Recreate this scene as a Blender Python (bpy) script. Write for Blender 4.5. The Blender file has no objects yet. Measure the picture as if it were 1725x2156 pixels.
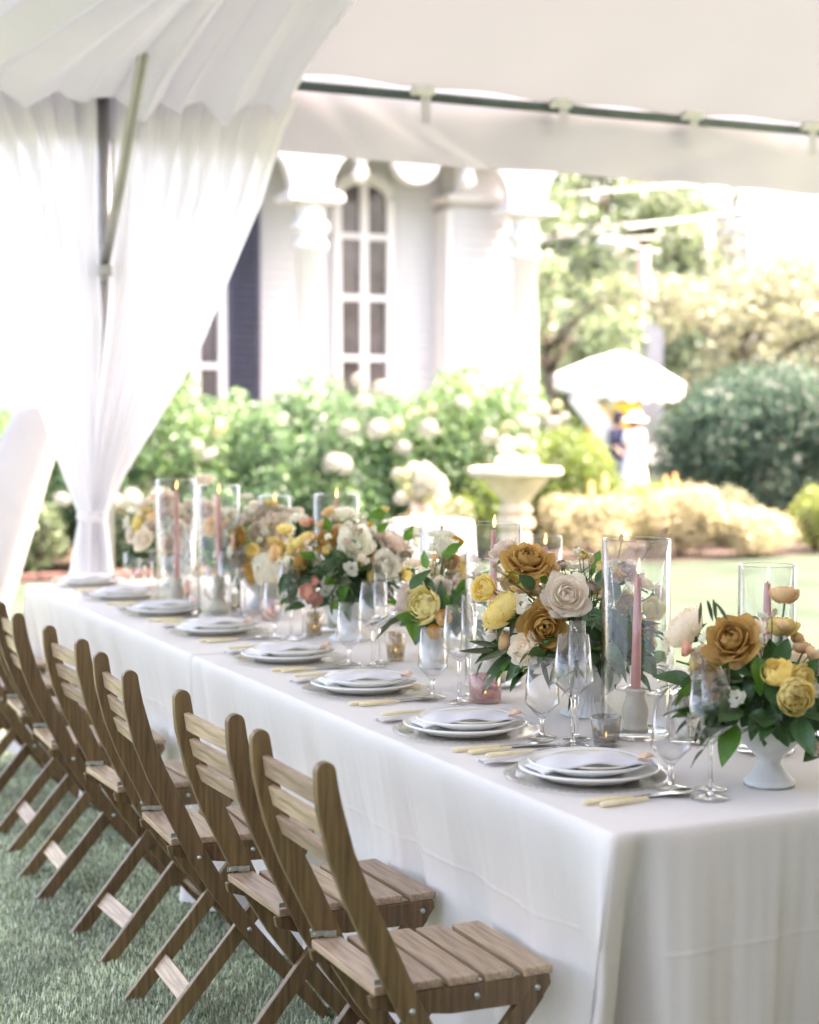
import bpy, bmesh, math, random
import numpy as np
from mathutils import Vector, Matrix

# ------------------------------------------------------------------ camera, world, sun, exposure
S = bpy.context.scene
COL = S.collection
rad = math.radians
YAW, PITCH, CAMZ = rad(24.841), rad(3.184), 1.4728
FWD = Vector((math.sin(YAW) * math.cos(PITCH), math.cos(YAW) * math.cos(PITCH), -math.sin(PITCH)))
RIGHT = Vector((math.cos(YAW), -math.sin(YAW), 0))
cam = bpy.data.cameras.new('camera')
camo = bpy.data.objects.new('camera', cam)
COL.objects.link(camo)
camo.location = (0, 0, CAMZ)
camo.rotation_euler = (rad(90) - PITCH, 0, -YAW)
cam.sensor_fit = 'VERTICAL'
cam.sensor_height = 36.0
cam.lens = 36.0 * 3500 / 2156
cam.clip_start, cam.clip_end = 0.05, 600
cam.dof.use_dof = True
cam.dof.focus_distance = 3.72
cam.dof.aperture_fstop = 2.6
S.camera = camo

SUN_EL, SUN_AZ = rad(58), rad(103)          # azimuth measured from +y (beyond the tent) towards +x
W = bpy.data.worlds.new('World')
S.world = W
W.use_nodes = True
wn = W.node_tree
for n in list(wn.nodes):
    wn.nodes.remove(n)
sky = wn.nodes.new('ShaderNodeTexSky')
sky.sky_type = 'NISHITA'
sky.sun_disc = False
sky.sun_elevation = SUN_EL
sky.sun_rotation = SUN_AZ
sky.air_density, sky.dust_density, sky.ozone_density = 1.0, 6.0, 0.3
bg = wn.nodes.new('ShaderNodeBackground')
bg.inputs[1].default_value = 0.15
wo = wn.nodes.new('ShaderNodeOutputWorld')
wn.links.new(sky.outputs[0], bg.inputs[0])
wn.links.new(bg.outputs[0], wo.inputs[0])
sl = bpy.data.lights.new('sun', 'SUN')
sl.energy, sl.angle, sl.color = 3.5, rad(0.6), (1.0, 0.965, 0.915)
so = bpy.data.objects.new('sun', sl)
COL.objects.link(so)
to_sun = Vector((math.sin(SUN_AZ) * math.cos(SUN_EL), math.cos(SUN_AZ) * math.cos(SUN_EL), math.sin(SUN_EL)))
so.rotation_euler = to_sun.to_track_quat('Z', 'Y').to_euler()
so.location = (5, 5, 20)
vs = S.view_settings
vs.view_transform, vs.look, vs.exposure, vs.gamma = 'Standard', 'None', 3.4, 1.0
vs.use_curve_mapping = False
vs.use_white_balance = True
vs.white_balance_temperature, vs.white_balance_tint = 7600, 19
S.render.engine = 'CYCLES'
cy = S.cycles
cy.use_denoising = True
try:
    cy.denoiser = 'OPENIMAGEDENOISE'
except Exception:
    pass
cy.max_bounces, cy.diffuse_bounces, cy.glossy_bounces, cy.transmission_bounces, cy.transparent_max_bounces = 10, 5, 3, 6, 20
cy.use_adaptive_sampling = True
cy.adaptive_threshold = 0.02
cy.adaptive_min_samples = 16
cy.caustics_reflective = cy.caustics_refractive = False
cy.sample_clamp_indirect = 6.0

# ------------------------------------------------------------------ materials
def nd(t, kind, **kw):
    n = t.nodes.new('ShaderNode' + kind)
    for k, v in kw.items():
        setattr(n, k, v)
    return n

def M(name, col, rough=0.55, var=0.14, scale=8.0, transl=0.0, tcol=None, spec=0.4, bump=0.0, bscale=60.0, stretch=(1, 1, 1),
      rnd=0.0, island=0.0, metal=0.0, alpha=0.0, col2=None, detail=3.0, coat=0.0, sss=0.0):
    m = bpy.data.materials.new(name)
    m.use_nodes = True
    t = m.node_tree
    for n in list(t.nodes):
        t.nodes.remove(n)
    L = t.links.new
    out = nd(t, 'OutputMaterial')
    tc = nd(t, 'TexCoord')
    mp = nd(t, 'Mapping')
    mp.inputs['Scale'].default_value = stretch
    L(tc.outputs['Object'], mp.inputs[0])
    nz = nd(t, 'TexNoise')
    nz.inputs['Scale'].default_value = scale
    nz.inputs['Detail'].default_value = detail
    L(mp.outputs[0], nz.inputs['Vector'])
    cr = nd(t, 'ValToRGB')
    a = [max(0, c * (1 - var)) for c in col]
    b = [c * (1 + var) for c in (col2 or col)]
    cr.color_ramp.elements[0].position, cr.color_ramp.elements[1].position = 0.32, 0.68
    cr.color_ramp.elements[0].color = (*a, 1)
    cr.color_ramp.elements[1].color = (*b, 1)
    L(nz.outputs['Fac'], cr.inputs[0])
    c_out = cr.outputs[0]
    if rnd or island:
        src = nd(t, 'ObjectInfo').outputs['Random'] if rnd else nd(t, 'NewGeometry').outputs['Random Per Island']
        am = rnd or island
        mr = nd(t, 'MapRange')
        mr.inputs['To Min'].default_value, mr.inputs['To Max'].default_value = 1 - am, 1 + am
        L(src, mr.inputs['Value'])
        hs = nd(t, 'HueSaturation')
        L(mr.outputs[0], hs.inputs['Value'])
        mh = nd(t, 'MapRange')
        mh.inputs['To Min'].default_value, mh.inputs['To Max'].default_value = 0.5 - am * 0.04, 0.5 + am * 0.04
        L(src, mh.inputs['Value'])
        L(mh.outputs[0], hs.inputs['Hue'])
        L(c_out, hs.inputs['Color'])
        c_out = hs.outputs[0]
    p = nd(t, 'BsdfPrincipled')
    L(c_out, p.inputs['Base Color'])
    p.inputs['Roughness'].default_value = rough
    p.inputs['Metallic'].default_value = metal
    p.inputs['Specular IOR Level'].default_value = spec
    p.inputs['Coat Weight'].default_value = coat
    if sss:
        p.inputs['Subsurface Weight'].default_value = sss
        p.inputs['Subsurface Radius'].default_value = (0.01, 0.006, 0.004)
    if bump:
        bn = nd(t, 'TexNoise')
        bn.inputs['Scale'].default_value = bscale
        bn.inputs['Detail'].default_value = 4
        L(mp.outputs[0], bn.inputs['Vector'])
        bp = nd(t, 'Bump')
        bp.inputs['Strength'].default_value = bump
        bp.inputs['Distance'].default_value = 0.004
        L(bn.outputs['Fac'], bp.inputs['Height'])
        L(bp.outputs[0], p.inputs['Normal'])
    sh = p.outputs[0]
    if transl:
        tr = nd(t, 'BsdfTranslucent')
        if tcol:
            tr.inputs[0].default_value = (*tcol, 1)
        else:
            L(c_out, tr.inputs[0])
        mx = nd(t, 'MixShader')
        mx.inputs[0].default_value = transl
        L(sh, mx.inputs[1])
        L(tr.outputs[0], mx.inputs[2])
        sh = mx.outputs[0]
    if alpha:
        tp = nd(t, 'BsdfTransparent')
        mx = nd(t, 'MixShader')
        mx.inputs[0].default_value = alpha
        L(sh, mx.inputs[1])
        L(tp.outputs[0], mx.inputs[2])
        sh = mx.outputs[0]
    L(sh, out.inputs[0])
    return m

def glass(name, tint=(0.97, 0.98, 0.98), lo=0.035, hi=0.85, power=3.2, rough=0.02, edge=0.45, haze=0.0, hcol=(0.8, 0.75, 0.7)):
    """thin clear glass wall: straight transmission, reflection growing towards the rim"""
    m = bpy.data.materials.new(name)
    m.use_nodes = True
    t = m.node_tree
    for n in list(t.nodes):
        t.nodes.remove(n)
    L = t.links.new
    out = nd(t, 'OutputMaterial')
    lw = nd(t, 'LayerWeight')
    lw.inputs[0].default_value = 0.5
    pw = nd(t, 'Math', operation='POWER')
    L(lw.outputs['Facing'], pw.inputs[0])
    pw.inputs[1].default_value = power
    mr = nd(t, 'MapRange')
    mr.inputs['To Min'].default_value, mr.inputs['To Max'].default_value = lo, hi
    L(pw.outputs[0], mr.inputs['Value'])
    tp = nd(t, 'BsdfTransparent')
    edge_ = nd(t, 'ValToRGB')                     # the longer path through the wall near the rim reads darker
    edge_.color_ramp.elements[0].position, edge_.color_ramp.elements[1].position = 0.55, 0.97
    edge_.color_ramp.elements[0].color = (*tint, 1)
    edge_.color_ramp.elements[1].color = (*[c * edge for c in tint], 1)
    L(lw.outputs['Facing'], edge_.inputs[0])
    L(edge_.outputs[0], tp.inputs[0])
    gl = nd(t, 'BsdfGlossy')
    gl.inputs['Roughness'].default_value = rough
    gl.inputs['Color'].default_value = (0.95, 0.95, 0.95, 1)
    mx = nd(t, 'MixShader')
    L(mr.outputs[0], mx.inputs[0])
    L(tp.outputs[0], mx.inputs[1])
    L(gl.outputs[0], mx.inputs[2])
    sh = mx.outputs[0]
    if haze:
        d = nd(t, 'BsdfDiffuse')
        d.inputs[0].default_value = (*hcol, 1)
        tl = nd(t, 'BsdfTranslucent')
        tl.inputs[0].default_value = (*hcol, 1)
        m2 = nd(t, 'MixShader')
        L(d.outputs[0], m2.inputs[1])
        L(tl.outputs[0], m2.inputs[2])
        m3 = nd(t, 'MixShader')
        nz = nd(t, 'TexNoise')
        nz.inputs['Scale'].default_value = 90
        tc = nd(t, 'TexCoord')
        L(tc.outputs['Object'], nz.inputs['Vector'])
        mr2 = nd(t, 'MapRange')
        mr2.inputs['From Min'].default_value, mr2.inputs['From Max'].default_value = 0.3, 0.7
        mr2.inputs['To Min'].default_value, mr2.inputs['To Max'].default_value = haze * 0.4, haze * 1.5
        L(nz.outputs['Fac'], mr2.inputs['Value'])
        L(mr2.outputs[0], m3.inputs[0])
        L(sh, m3.inputs[1])
        L(m2.outputs[0], m3.inputs[2])
        sh = m3.outputs[0]
    L(sh, out.inputs[0])
    return m

def solid_glass(name):
    m = bpy.data.materials.new(name)
    m.use_nodes = True
    p = m.node_tree.nodes['Principled BSDF']
    p.inputs['Transmission Weight'].default_value = 1
    p.inputs['Roughness'].default_value = 0.0
    p.inputs['IOR'].default_value = 1.47
    p.inputs['Base Color'].default_value = (1, 1, 1, 1)
    return m

def emit(name, col, s):
    m = bpy.data.materials.new(name)
    m.use_nodes = True
    t = m.node_tree
    for n in list(t.nodes):
        t.nodes.remove(n)
    e = nd(t, 'Emission')
    e.inputs[0].default_value = (*col, 1)
    e.inputs[1].default_value = s
    t.links.new(e.outputs[0], nd(t, 'OutputMaterial').inputs[0])
    return m

MT = dict(
    turf=M('turf', (0.60, 0.64, 0.44), 0.45, 0.30, 3.0, island=0.5, transl=0.25, spec=0.6),
    turf_base=M('turf_base', (0.17, 0.215, 0.135), 0.9, 0.4, 40),
    lawn=M('lawn', (0.034, 0.050, 0.034), 0.9, 0.14, 1.3, bump=0.6, bscale=40, col2=(0.042, 0.057, 0.040), spec=0.05),
    mulch=M('mulch', (0.055, 0.036, 0.029), 0.95, 0.5, 14, bump=1.0, bscale=30),
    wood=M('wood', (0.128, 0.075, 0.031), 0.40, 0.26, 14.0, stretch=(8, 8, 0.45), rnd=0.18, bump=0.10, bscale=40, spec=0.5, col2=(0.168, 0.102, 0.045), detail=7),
    wood_y=M('wood_y', (0.37, 0.252, 0.158), 0.40, 0.28, 14.0, stretch=(9, 0.55, 9), rnd=0.20, bump=0.18, bscale=30, spec=0.5, col2=(0.43, 0.305, 0.20), detail=7),  # same wood lightened: light on slats and boards put into the colour
    zinc=M('zinc', (0.50, 0.56, 0.53), 0.35, 0.15, 60, metal=0.9),
    steel=M('steel', (0.55, 0.56, 0.55), 0.30, 0.1, 20, metal=0.8),
    pole_grey=M('pole_grey', (0.44, 0.43, 0.41), 0.35, 0.12, 6, metal=0.55),
    eave_dark=M('eave_dark', (0.09, 0.12, 0.12), 0.5, 0.2, 6, metal=0.3),
    linen=M('linen', (0.81, 0.765, 0.72), 0.85, 0.018, 26, stretch=(22, 22, 1.6), bump=0.16, bscale=40, spec=0.15, transl=0.03),
    napkin=M('napkin', (0.80, 0.785, 0.80), 0.9, 0.03, 20, bump=0.15, bscale=300, spec=0.1, transl=0.12),
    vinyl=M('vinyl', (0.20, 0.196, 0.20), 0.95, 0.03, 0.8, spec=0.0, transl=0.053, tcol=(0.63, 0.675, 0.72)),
    blocker_canvas=M('blocker_canvas', (0.48, 0.475, 0.45), 0.8, 0.05, 2),  # only for the added light-blocking panels
    valance=M('valance', (0.69, 0.67, 0.73), 0.65, 0.04, 1.6, spec=0.25, transl=0.05),
    sheer=M('sheer', (0.93, 0.92, 0.94), 0.9, 0.02, 3, spec=0.05, transl=0.62, alpha=0.015),
    liner=M('liner', (0.86, 0.855, 0.925), 0.9, 0.02, 2, spec=0.05, transl=0.45, alpha=0.01),
    china=M('china', (0.84, 0.835, 0.80), 0.16, 0.03, 20, spec=0.5),
    china_cream=M('china_cream', (0.72, 0.68, 0.56), 0.22, 0.05, 20, spec=0.5),
    ivory=M('ivory', (0.82, 0.72, 0.46), 0.35, 0.08, 30, spec=0.5),
    silver=M('silver', (0.72, 0.71, 0.67), 0.16, 0.05, 30, metal=1.0),
    peach=M('peach', (0.80, 0.57, 0.42), 0.5, 0.2, 40, transl=0.25),
    chalk=M('chalk', (0.70, 0.71, 0.69), 0.75, 0.10, 14, bump=0.25, bscale=80, spec=0.25),
    chalk_worn=M('chalk_worn', (0.70, 0.715, 0.70), 0.7, 0.09, 16, bump=0.3, bscale=60, spec=0.3),
    worn_edge=M('worn_edge', (0.30, 0.33, 0.33), 0.8, 0.5, 50),
    stoneware=M('stoneware', (0.60, 0.545, 0.44), 0.75, 0.12, 22, bump=0.4, bscale=70, spec=0.25),
    wax=M('wax', (0.66, 0.325, 0.30), 0.45, 0.05, 30, spec=0.4, sss=0.25),
    wax_white=M('wax_white', (0.80, 0.76, 0.68), 0.5, 0.04, 30, sss=0.2),
    wick=M('wick', (0.02, 0.018, 0.015), 0.9),
    gold=M('gold', (0.75, 0.50, 0.15), 0.3, 0.1, 20, metal=0.8),
    house=M('house', (0.46, 0.46, 0.475), 0.7, 0.03, 3, spec=0.3),
    trim=M('trim', (0.56, 0.555, 0.565), 0.6, 0.02, 3, spec=0.3),
    pane=M('pane', (0.046, 0.043, 0.048), 0.12, 0.5, 2.2, spec=0.5, col2=(0.08, 0.072, 0.078)),
    shutter=M('shutter', (0.036, 0.042, 0.075), 0.5, 0.25, 5),
    stone=M('stone', (0.56, 0.47, 0.36), 0.85, 0.16, 7, bump=0.5, bscale=40),
    brick=M('brick', (0.14, 0.075, 0.062), 0.85, 0.2, 20, rnd=0.2),
    bark=M('bark', (0.11, 0.085, 0.065), 0.9, 0.3, 10, bump=0.5, bscale=20),
    canvas=M('canvas', (0.82, 0.82, 0.82), 0.8, 0.03, 3, transl=0.3),
    lamp_pole=M('lamp_pole', (0.22, 0.125, 0.125), 0.6, 0.12, 5),
    grey_pole=M('grey_pole', (0.30, 0.285, 0.295), 0.6, 0.1, 5),
    hydra=M('hydra', (0.36, 0.36, 0.32), 0.8, 0.1, 16, transl=0.3, spec=0.1),
    hydra_green=M('hydra_green', (0.33, 0.345, 0.20), 0.8, 0.1, 16, transl=0.3, spec=0.1),
    cover=M('cover', (0.36, 0.35, 0.36), 0.85, 0.04, 3, spec=0.1),  # white cloth greyed: shade on the leaning cover put into its colour
    sign_grey=M('sign_grey', (0.26, 0.26, 0.29), 0.6, 0.08, 3),
    cable=M('cable', (0.32, 0.30, 0.31), 0.6),
    skin=M('skin', (0.50, 0.30, 0.22), 0.6, 0.08, 20),
    navy=M('navy', (0.025, 0.03, 0.07), 0.8, 0.2, 20),
    white_cotton=M('white_cotton', (0.74, 0.70, 0.72), 0.85, 0.05, 20),
    hair=M('hair', (0.06, 0.035, 0.02), 0.6),
    stem=M('stem', (0.075, 0.13, 0.035), 0.5, 0.2, 20, spec=0.4),
    leaf_dark=M('leaf_dark', (0.048, 0.112, 0.038), 0.34, 0.3, 18, rnd=0.3, spec=0.5, transl=0.18, tcol=(0.05, 0.14, 0.02)),
    leaf_bright=M('leaf_bright', (0.07, 0.19, 0.025), 0.38, 0.2, 18, rnd=0.25, spec=0.5, transl=0.35, tcol=(0.16, 0.36, 0.03)),
    leaf_olive=M('leaf_olive', (0.095, 0.115, 0.055), 0.45, 0.2, 18, rnd=0.3, spec=0.45, transl=0.18),
    clear=glass('clear_glass'),
    dish=glass('dish_glass', (0.985, 0.985, 0.975), 0.03, 0.5, 3.0, 0.03, 0.93, 0.03, (0.75, 0.72, 0.68)),
    crystal=glass('crystal', (0.985, 0.985, 0.985), 0.04, 0.95, 2.4),
    cut_glass=solid_glass('cut_glass'),
    smoke=glass('smoke_glass', (0.80, 0.78, 0.74), 0.06, 0.85, 2.5, 0.08, 0.5, 0.16, (0.42, 0.40, 0.36)),
    mercury=glass('mercury_glass', (0.92, 0.86, 0.74), 0.10, 0.9, 2.4, 0.15, 0.5, 0.32, (0.62, 0.52, 0.38)),
    rose_glass=glass('rose_glass', (0.93, 0.80, 0.79), 0.08, 0.9, 2.2, 0.05, 0.5, 0.10, (0.80, 0.58, 0.54)),
    flame=emit('flame', (1.0, 0.60, 0.24), 0.5),
)
for k, c, tr in [('caramel', (0.64, 0.40, 0.13), 0.38), ('cream', (0.97, 0.885, 0.76), 0.45), ('white_petal', (0.92, 0.905, 0.80), 0.45), ('blush', (0.87, 0.75, 0.66), 0.44),
                 ('yellow', (0.95, 0.81, 0.37), 0.45), ('ochre', (0.80, 0.48, 0.075), 0.30), ('apricot', (0.92, 0.70, 0.42), 0.42), ('pink', (0.92, 0.58, 0.45), 0.40),
                 ('pale_yellow', (0.90, 0.82, 0.48), 0.42), ('lime', (0.46, 0.50, 0.06), 0.25), ('seed', (0.24, 0.22, 0.15), 0.1), ('straw', (0.62, 0.50, 0.34), 0.3)]:
    MT[k] = M(k, c, 0.85, 0.20, 45, transl=tr + 0.06, spec=0.08, rnd=0.13, stretch=(1, 1, 0.4))
for k, c, tc in [('hedge', (0.085, 0.155, 0.075), (0.21, 0.35, 0.13)), ('hedge_b', (0.068, 0.132, 0.072), (0.165, 0.30, 0.13)), ('box', (0.09, 0.135, 0.04), (0.24, 0.34, 0.06)),
                 ('camellia', (0.034, 0.072, 0.052), (0.07, 0.13, 0.08)), ('gold_leaf', (0.42, 0.365, 0.225), (0.50, 0.45, 0.285)), ('lime_leaf', (0.17, 0.215, 0.06), (0.30, 0.36, 0.09)),
                 ('sage', (0.125, 0.17, 0.095), (0.22, 0.29, 0.15)), ('pale_leaf', (0.21, 0.215, 0.145), (0.29, 0.30, 0.185)), ('deep', (0.075, 0.11, 0.08), (0.14, 0.19, 0.12)),
                 ('dusk', (0.15, 0.165, 0.145), (0.21, 0.23, 0.19))]:
    MT[k] = M('foliage_' + k, c, 0.42, 0.30, 1.6, transl=0.32, tcol=tc, spec=0.4, island=0.35)

# ------------------------------------------------------------------ mesh helpers
def link(name, me, mat=None, parent=None, loc=None, rot=None, scale=None):
    o = bpy.data.objects.new(name, me)
    COL.objects.link(o)
    if mat is not None and me is not None and len(me.materials) == 0:
        me.materials.append(MT[mat])
    if parent is not None:
        o.parent = parent
    if loc is not None:
        o.location = loc
    if rot is not None:
        o.rotation_euler = rot
    if scale is not None:
        o.scale = scale if hasattr(scale, '__len__') else (scale,) * 3
    return o

def tag(o, label, cat, group=None, kind=None):
    o['label'], o['category'] = label, cat
    if group:
        o['group'] = group
    if kind:
        o['kind'] = kind
    return o

def thing(name, label, cat, loc=(0, 0, 0), rz=0.0, group=None):
    return tag(link(name, None, loc=loc, rot=(0, 0, rz)), label, cat, group)

def struct(o):
    o['kind'] = 'structure'
    return o

def mesh(name, v, f, smooth=False):
    me = bpy.data.meshes.new(name)
    me.from_pydata([tuple(map(float, p)) for p in v], [], [tuple(map(int, q)) for q in f])
    if smooth:
        me.polygons.foreach_set('use_smooth', [True] * len(me.polygons))
    me.update()
    return me

def fast_mesh(name, V, F, smooth=False):
    """V (n,3) array, F (m,k) array of equal-sized faces"""
    me = bpy.data.meshes.new(name)
    V = np.asarray(V, np.float32)
    F = np.asarray(F, np.int32)
    k = F.shape[1]
    me.vertices.add(len(V))
    me.vertices.foreach_set('co', V.ravel())
    me.loops.add(F.size)
    me.loops.foreach_set('vertex_index', F.ravel())
    me.polygons.add(len(F))
    me.polygons.foreach_set('loop_start', np.arange(0, F.size, k, dtype=np.int32))
    if smooth:
        me.polygons.foreach_set('use_smooth', np.ones(len(F), bool))
    me.update(calc_edges=True)
    return me

class MB:
    def __init__(s):
        s.v, s.f = [], []
    def add(s, v, f):
        b = len(s.v)
        s.v += [tuple(p) for p in v]
        s.f += [tuple(i + b for i in q) for q in f]
        return s
    def box(s, c, d, R=None):
        x, y, z = (k / 2 for k in d)
        P = [Vector(p) for p in ((-x, -y, -z), (x, -y, -z), (x, y, -z), (-x, y, -z), (-x, -y, z), (x, -y, z), (x, y, z), (-x, y, z))]
        if R is not None:
            P = [R @ p for p in P]
        c = Vector(c)
        return s.add([p + c for p in P], [(3, 2, 1, 0), (4, 5, 6, 7), (0, 1, 5, 4), (1, 2, 6, 5), (2, 3, 7, 6), (3, 0, 4, 7)])
    def tube(s, pts, r, n=8, cap=True):
        pts = [Vector(p) for p in pts]
        rs = r if hasattr(r, '__len__') else [r] * len(pts)
        rings = []
        up = Vector((0.13, 0.31, 0.94))
        for i, p in enumerate(pts):
            d = (pts[min(i + 1, len(pts) - 1)] - pts[max(i - 1, 0)])
            d = d.normalized() if d.length > 1e-9 else Vector((0, 0, 1))
            a = d.cross(up)
            if a.length < 0.1:
                a = d.cross(Vector((1, 0, 0)))
            a.normalize()
            b = d.cross(a)
            rings.append([p + (a * math.cos(t) + b * math.sin(t)) * rs[i] for t in (2 * math.pi * k / n for k in range(n))])
        v = [p for r_ in rings for p in r_]
        f = [(i * n + k, i * n + (k + 1) % n, (i + 1) * n + (k + 1) % n, (i + 1) * n + k) for i in range(len(pts) - 1) for k in range(n)]
        if cap:
            f.append(tuple(reversed(range(n))))
            f.append(tuple(range((len(pts) - 1) * n, len(pts) * n)))
        return s.add(v, f)
    def lathe(s, prof, n=32, c=(0, 0, 0), flute=0.0, nf=24, fl0=0, fl1=99):
        v, f = [], []
        for i, (r, z) in enumerate(prof):
            for k in range(n):
                t = 2 * math.pi * k / n
                rr = r * (1 + (flute * (abs(math.cos(t * nf / 2)) - 0.6) if fl0 <= i <= fl1 else 0))
                v.append((c[0] + rr * math.cos(t), c[1] + rr * math.sin(t), c[2] + z))
        for i in range(len(prof) - 1):
            for k in range(n):
                f.append((i * n + k, i * n + (k + 1) % n, (i + 1) * n + (k + 1) % n, (i + 1) * n + k))
        return s.add(v, f)
    def extr(s, poly, y0, y1):
        """polygon in xz, extruded along y"""
        n = len(poly)
        v = [(x, y0, z) for x, z in poly] + [(x, y1, z) for x, z in poly]
        f = [tuple(range(n)), tuple(reversed(range(n, 2 * n)))] + [(i, i + n, (i + 1) % n + n, (i + 1) % n) for i in range(n)]
        return s.add(v, f)
    def mesh(s, name, smooth=False):
        return mesh(name, s.v, s.f, smooth)
    def obj(s, name, mat, parent=None, smooth=False, bevel=0.0, **kw):
        me = s.mesh(name, smooth)
        if bevel:
            bm = bmesh.new()
            bm.from_mesh(me)
            bmesh.ops.recalc_face_normals(bm, faces=bm.faces)
            es = [e for e in bm.edges if len(e.link_faces) == 2 and e.calc_face_angle(0) > 0.6]
            bmesh.ops.bevel(bm, geom=es, offset=bevel, segments=2, affect='EDGES', profile=0.6)
            bm.to_mesh(me)
            bm.free()
        return link(name, me, mat, parent, **kw)

def smooth_angle(o, ang=35):
    me = o.data
    me.polygons.foreach_set('use_smooth', [True] * len(me.polygons))
    try:
        me.set_sharp_from_angle(angle=rad(ang))
    except Exception:
        pass
    return o

def grid_mesh(name, X, Y, Z, smooth=True):
    n, m = X.shape
    V = np.stack([X, Y, Z], -1).reshape(-1, 3)
    I = np.arange(n * m).reshape(n, m)
    F = np.stack([I[:-1, :-1], I[1:, :-1], I[1:, 1:], I[:-1, 1:]], -1).reshape(-1, 4)
    return fast_mesh(name, V, F, smooth)

def copy_tree(o, parent=None):
    c = o.copy()
    COL.objects.link(c)
    c.parent = parent
    for ch in o.children:
        copy_tree(ch, c)
    return c

ORD = ['first', 'second', 'third', 'fourth', 'fifth', 'sixth', 'seventh', 'eighth', 'ninth']
RNG = np.random.default_rng(7)

# ------------------------------------------------------------------ ground
g = mesh('lawn', [(-200, -200, -0.012), (260, -200, -0.012), (260, 320, -0.012), (-200, 320, -0.012)], [(0, 1, 2, 3)])
struct(link('lawn', g, 'lawn'))
g = mesh('tent_turf', [(-5, -8, -0.006), (13, -8, -0.006), (13, 7.9, -0.006), (-5, 7.9, -0.006)], [(0, 1, 2, 3)])
struct(link('tent_turf', g, 'turf_base'))
n = 64
xs = np.linspace(1.5, 16, n)
front = 15.35 - 0.75 / (1 + np.exp(-(xs - 8.6) * 3)) + 0.12 * np.sin(xs * 1.7)
back = np.full(n, 19.0)
MU = np.array([front, back])
g = grid_mesh('planting_bed', np.array([xs, xs]).T, MU.T, np.zeros((n, 2)) - 0.004)
struct(link('planting_bed', g, 'mulch'))

# turf blades where the photograph looks down on them
N = 250000
bx = RNG.uniform(-0.9, 2.3, N)
by = 2.6 + 6.6 * RNG.random(N) ** 1.25
h = RNG.uniform(0.006, 0.0135, N)
az = RNG.uniform(0, 2 * np.pi, N)
ln = RNG.uniform(0.3, 1.5, N) * h
w = RNG.uniform(0.0008, 0.0015, N) * (0.8 + 0.14 * by)
dx, dy = np.cos(az), np.sin(az)
px, py = -dy, dx
V = np.empty((N, 5, 3), np.float32)
V[:, 0] = np.stack([bx - px * w, by - py * w, np.full(N, -0.005)], 1)
V[:, 1] = np.stack([bx + px * w, by + py * w, np.full(N, -0.005)], 1)
V[:, 2] = np.stack([bx + dx * ln * .4 - px * w * .8, by + dy * ln * .4 - py * w * .8, h * .65], 1)
V[:, 3] = np.stack([bx + dx * ln * .4 + px * w * .8, by + dy * ln * .4 + py * w * .8, h * .65], 1)
V[:, 4] = np.stack([bx + dx * ln, by + dy * ln, h], 1)
I = (np.arange(N) * 5)[:, None]
F = np.concatenate([I + [0, 1, 3], I + [0, 3, 2], I + [2, 3, 4]], 0)
o = link('turf_grass', fast_mesh('turf_grass', V.reshape(-1, 3), F), 'turf')
tag(o, 'short green turf grass under the tent beneath the wooden chairs', 'grass', kind='stuff')

# ------------------------------------------------------------------ tent
EY, EZ = 7.53, 3.08
tent = thing('tent', 'white frame tent with vinyl roof, eave bar and hanging valance over the table', 'tent', (1.93, 7.53, 0))
T0 = Vector((1.93, 7.53, 0))
def tl(p):
    return Vector(p) - T0
# roof: rises from the far eave to a ridge, then falls to the near eave; billows a little between straps
ny, nx = 70, 110
yy = np.linspace(-15.0, EY - 0.015, ny)
xx = np.linspace(-0.8, 11.0, nx)
Yg, Xg = np.meshgrid(yy, xx, indexing='ij')
Zg = np.where(Yg > -0.7, 3.115 + (EY - Yg) * 0.30, 3.115 + (EY + 0.7) * 0.30 - (-0.7 - Yg) * 0.16)
Zg += 0.011 * (np.sin((Xg - 3.5) * 2 * np.pi / 0.785 - 1.57) - 1.4) * np.exp(-(EY - Yg) / 0.25) + 0.012 * np.sin(Xg * 1.9 + Yg * 1.1)
link('roof', grid_mesh('roof', Xg - T0.x, Yg - T0.y, Zg), 'vinyl', tent)
MB().box(tl((2.25, -2.2, 1.6)), (8.5, 0.01, 3.2)).obj('light_blocker', 'blocker_canvas', tent)  # three unseen panels added around the camera, keeping light off the table end
MB().box(tl((-1.7, -0.5, 1.6)), (0.01, 3.4, 3.2)).obj('light_blocker', 'blocker_canvas', tent)
MB().box(tl((6.5, 0.4, 1.5)), (0.01, 5.2, 3.0)).obj('light_blocker', 'blocker_canvas', tent)
# eave bar
MB().tube([tl((-2.2, EY, EZ - 0.01)), tl((11, EY, EZ - 0.01))], 0.026, 10).obj('eave_bar', 'eave_dark', tent, True)
# valance hanging outside the bar
s = np.linspace(-2.2, 11.0, 420)
d = np.linspace(0, 1, 14)
Sg, Dg = np.meshgrid(s, d, indexing='ij')
wav = 0.035 * np.sin(Sg * 2.1 + 0.6) + 0.018 * np.sin(Sg * 5.3 + 1) + 0.008 * np.sin(Sg * 13)
swoop = 0.03 * np.exp(-((Sg - 3.0 - Dg * 0.9) / 0.12) ** 2) + 0.03 * np.exp(-((Sg - 2.95 - Dg * 0.35) / 0.08) ** 2) + 0.02 * np.exp(-((Sg - 6.2 + Dg * 1.4) / 0.2) ** 2)
Yv = EY + 0.006 + 0.045 * np.clip(Dg * 6, 0, 1) + (wav + swoop) * (0.02 + Dg)
Zv = EZ + 0.10 - Dg * (0.435 + 0.012 * np.sin(Sg * 0.9 + 2.2))
link('valance', grid_mesh('valance', Sg - T0.x, Yv - T0.y, Zv), 'valance', tent)
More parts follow.
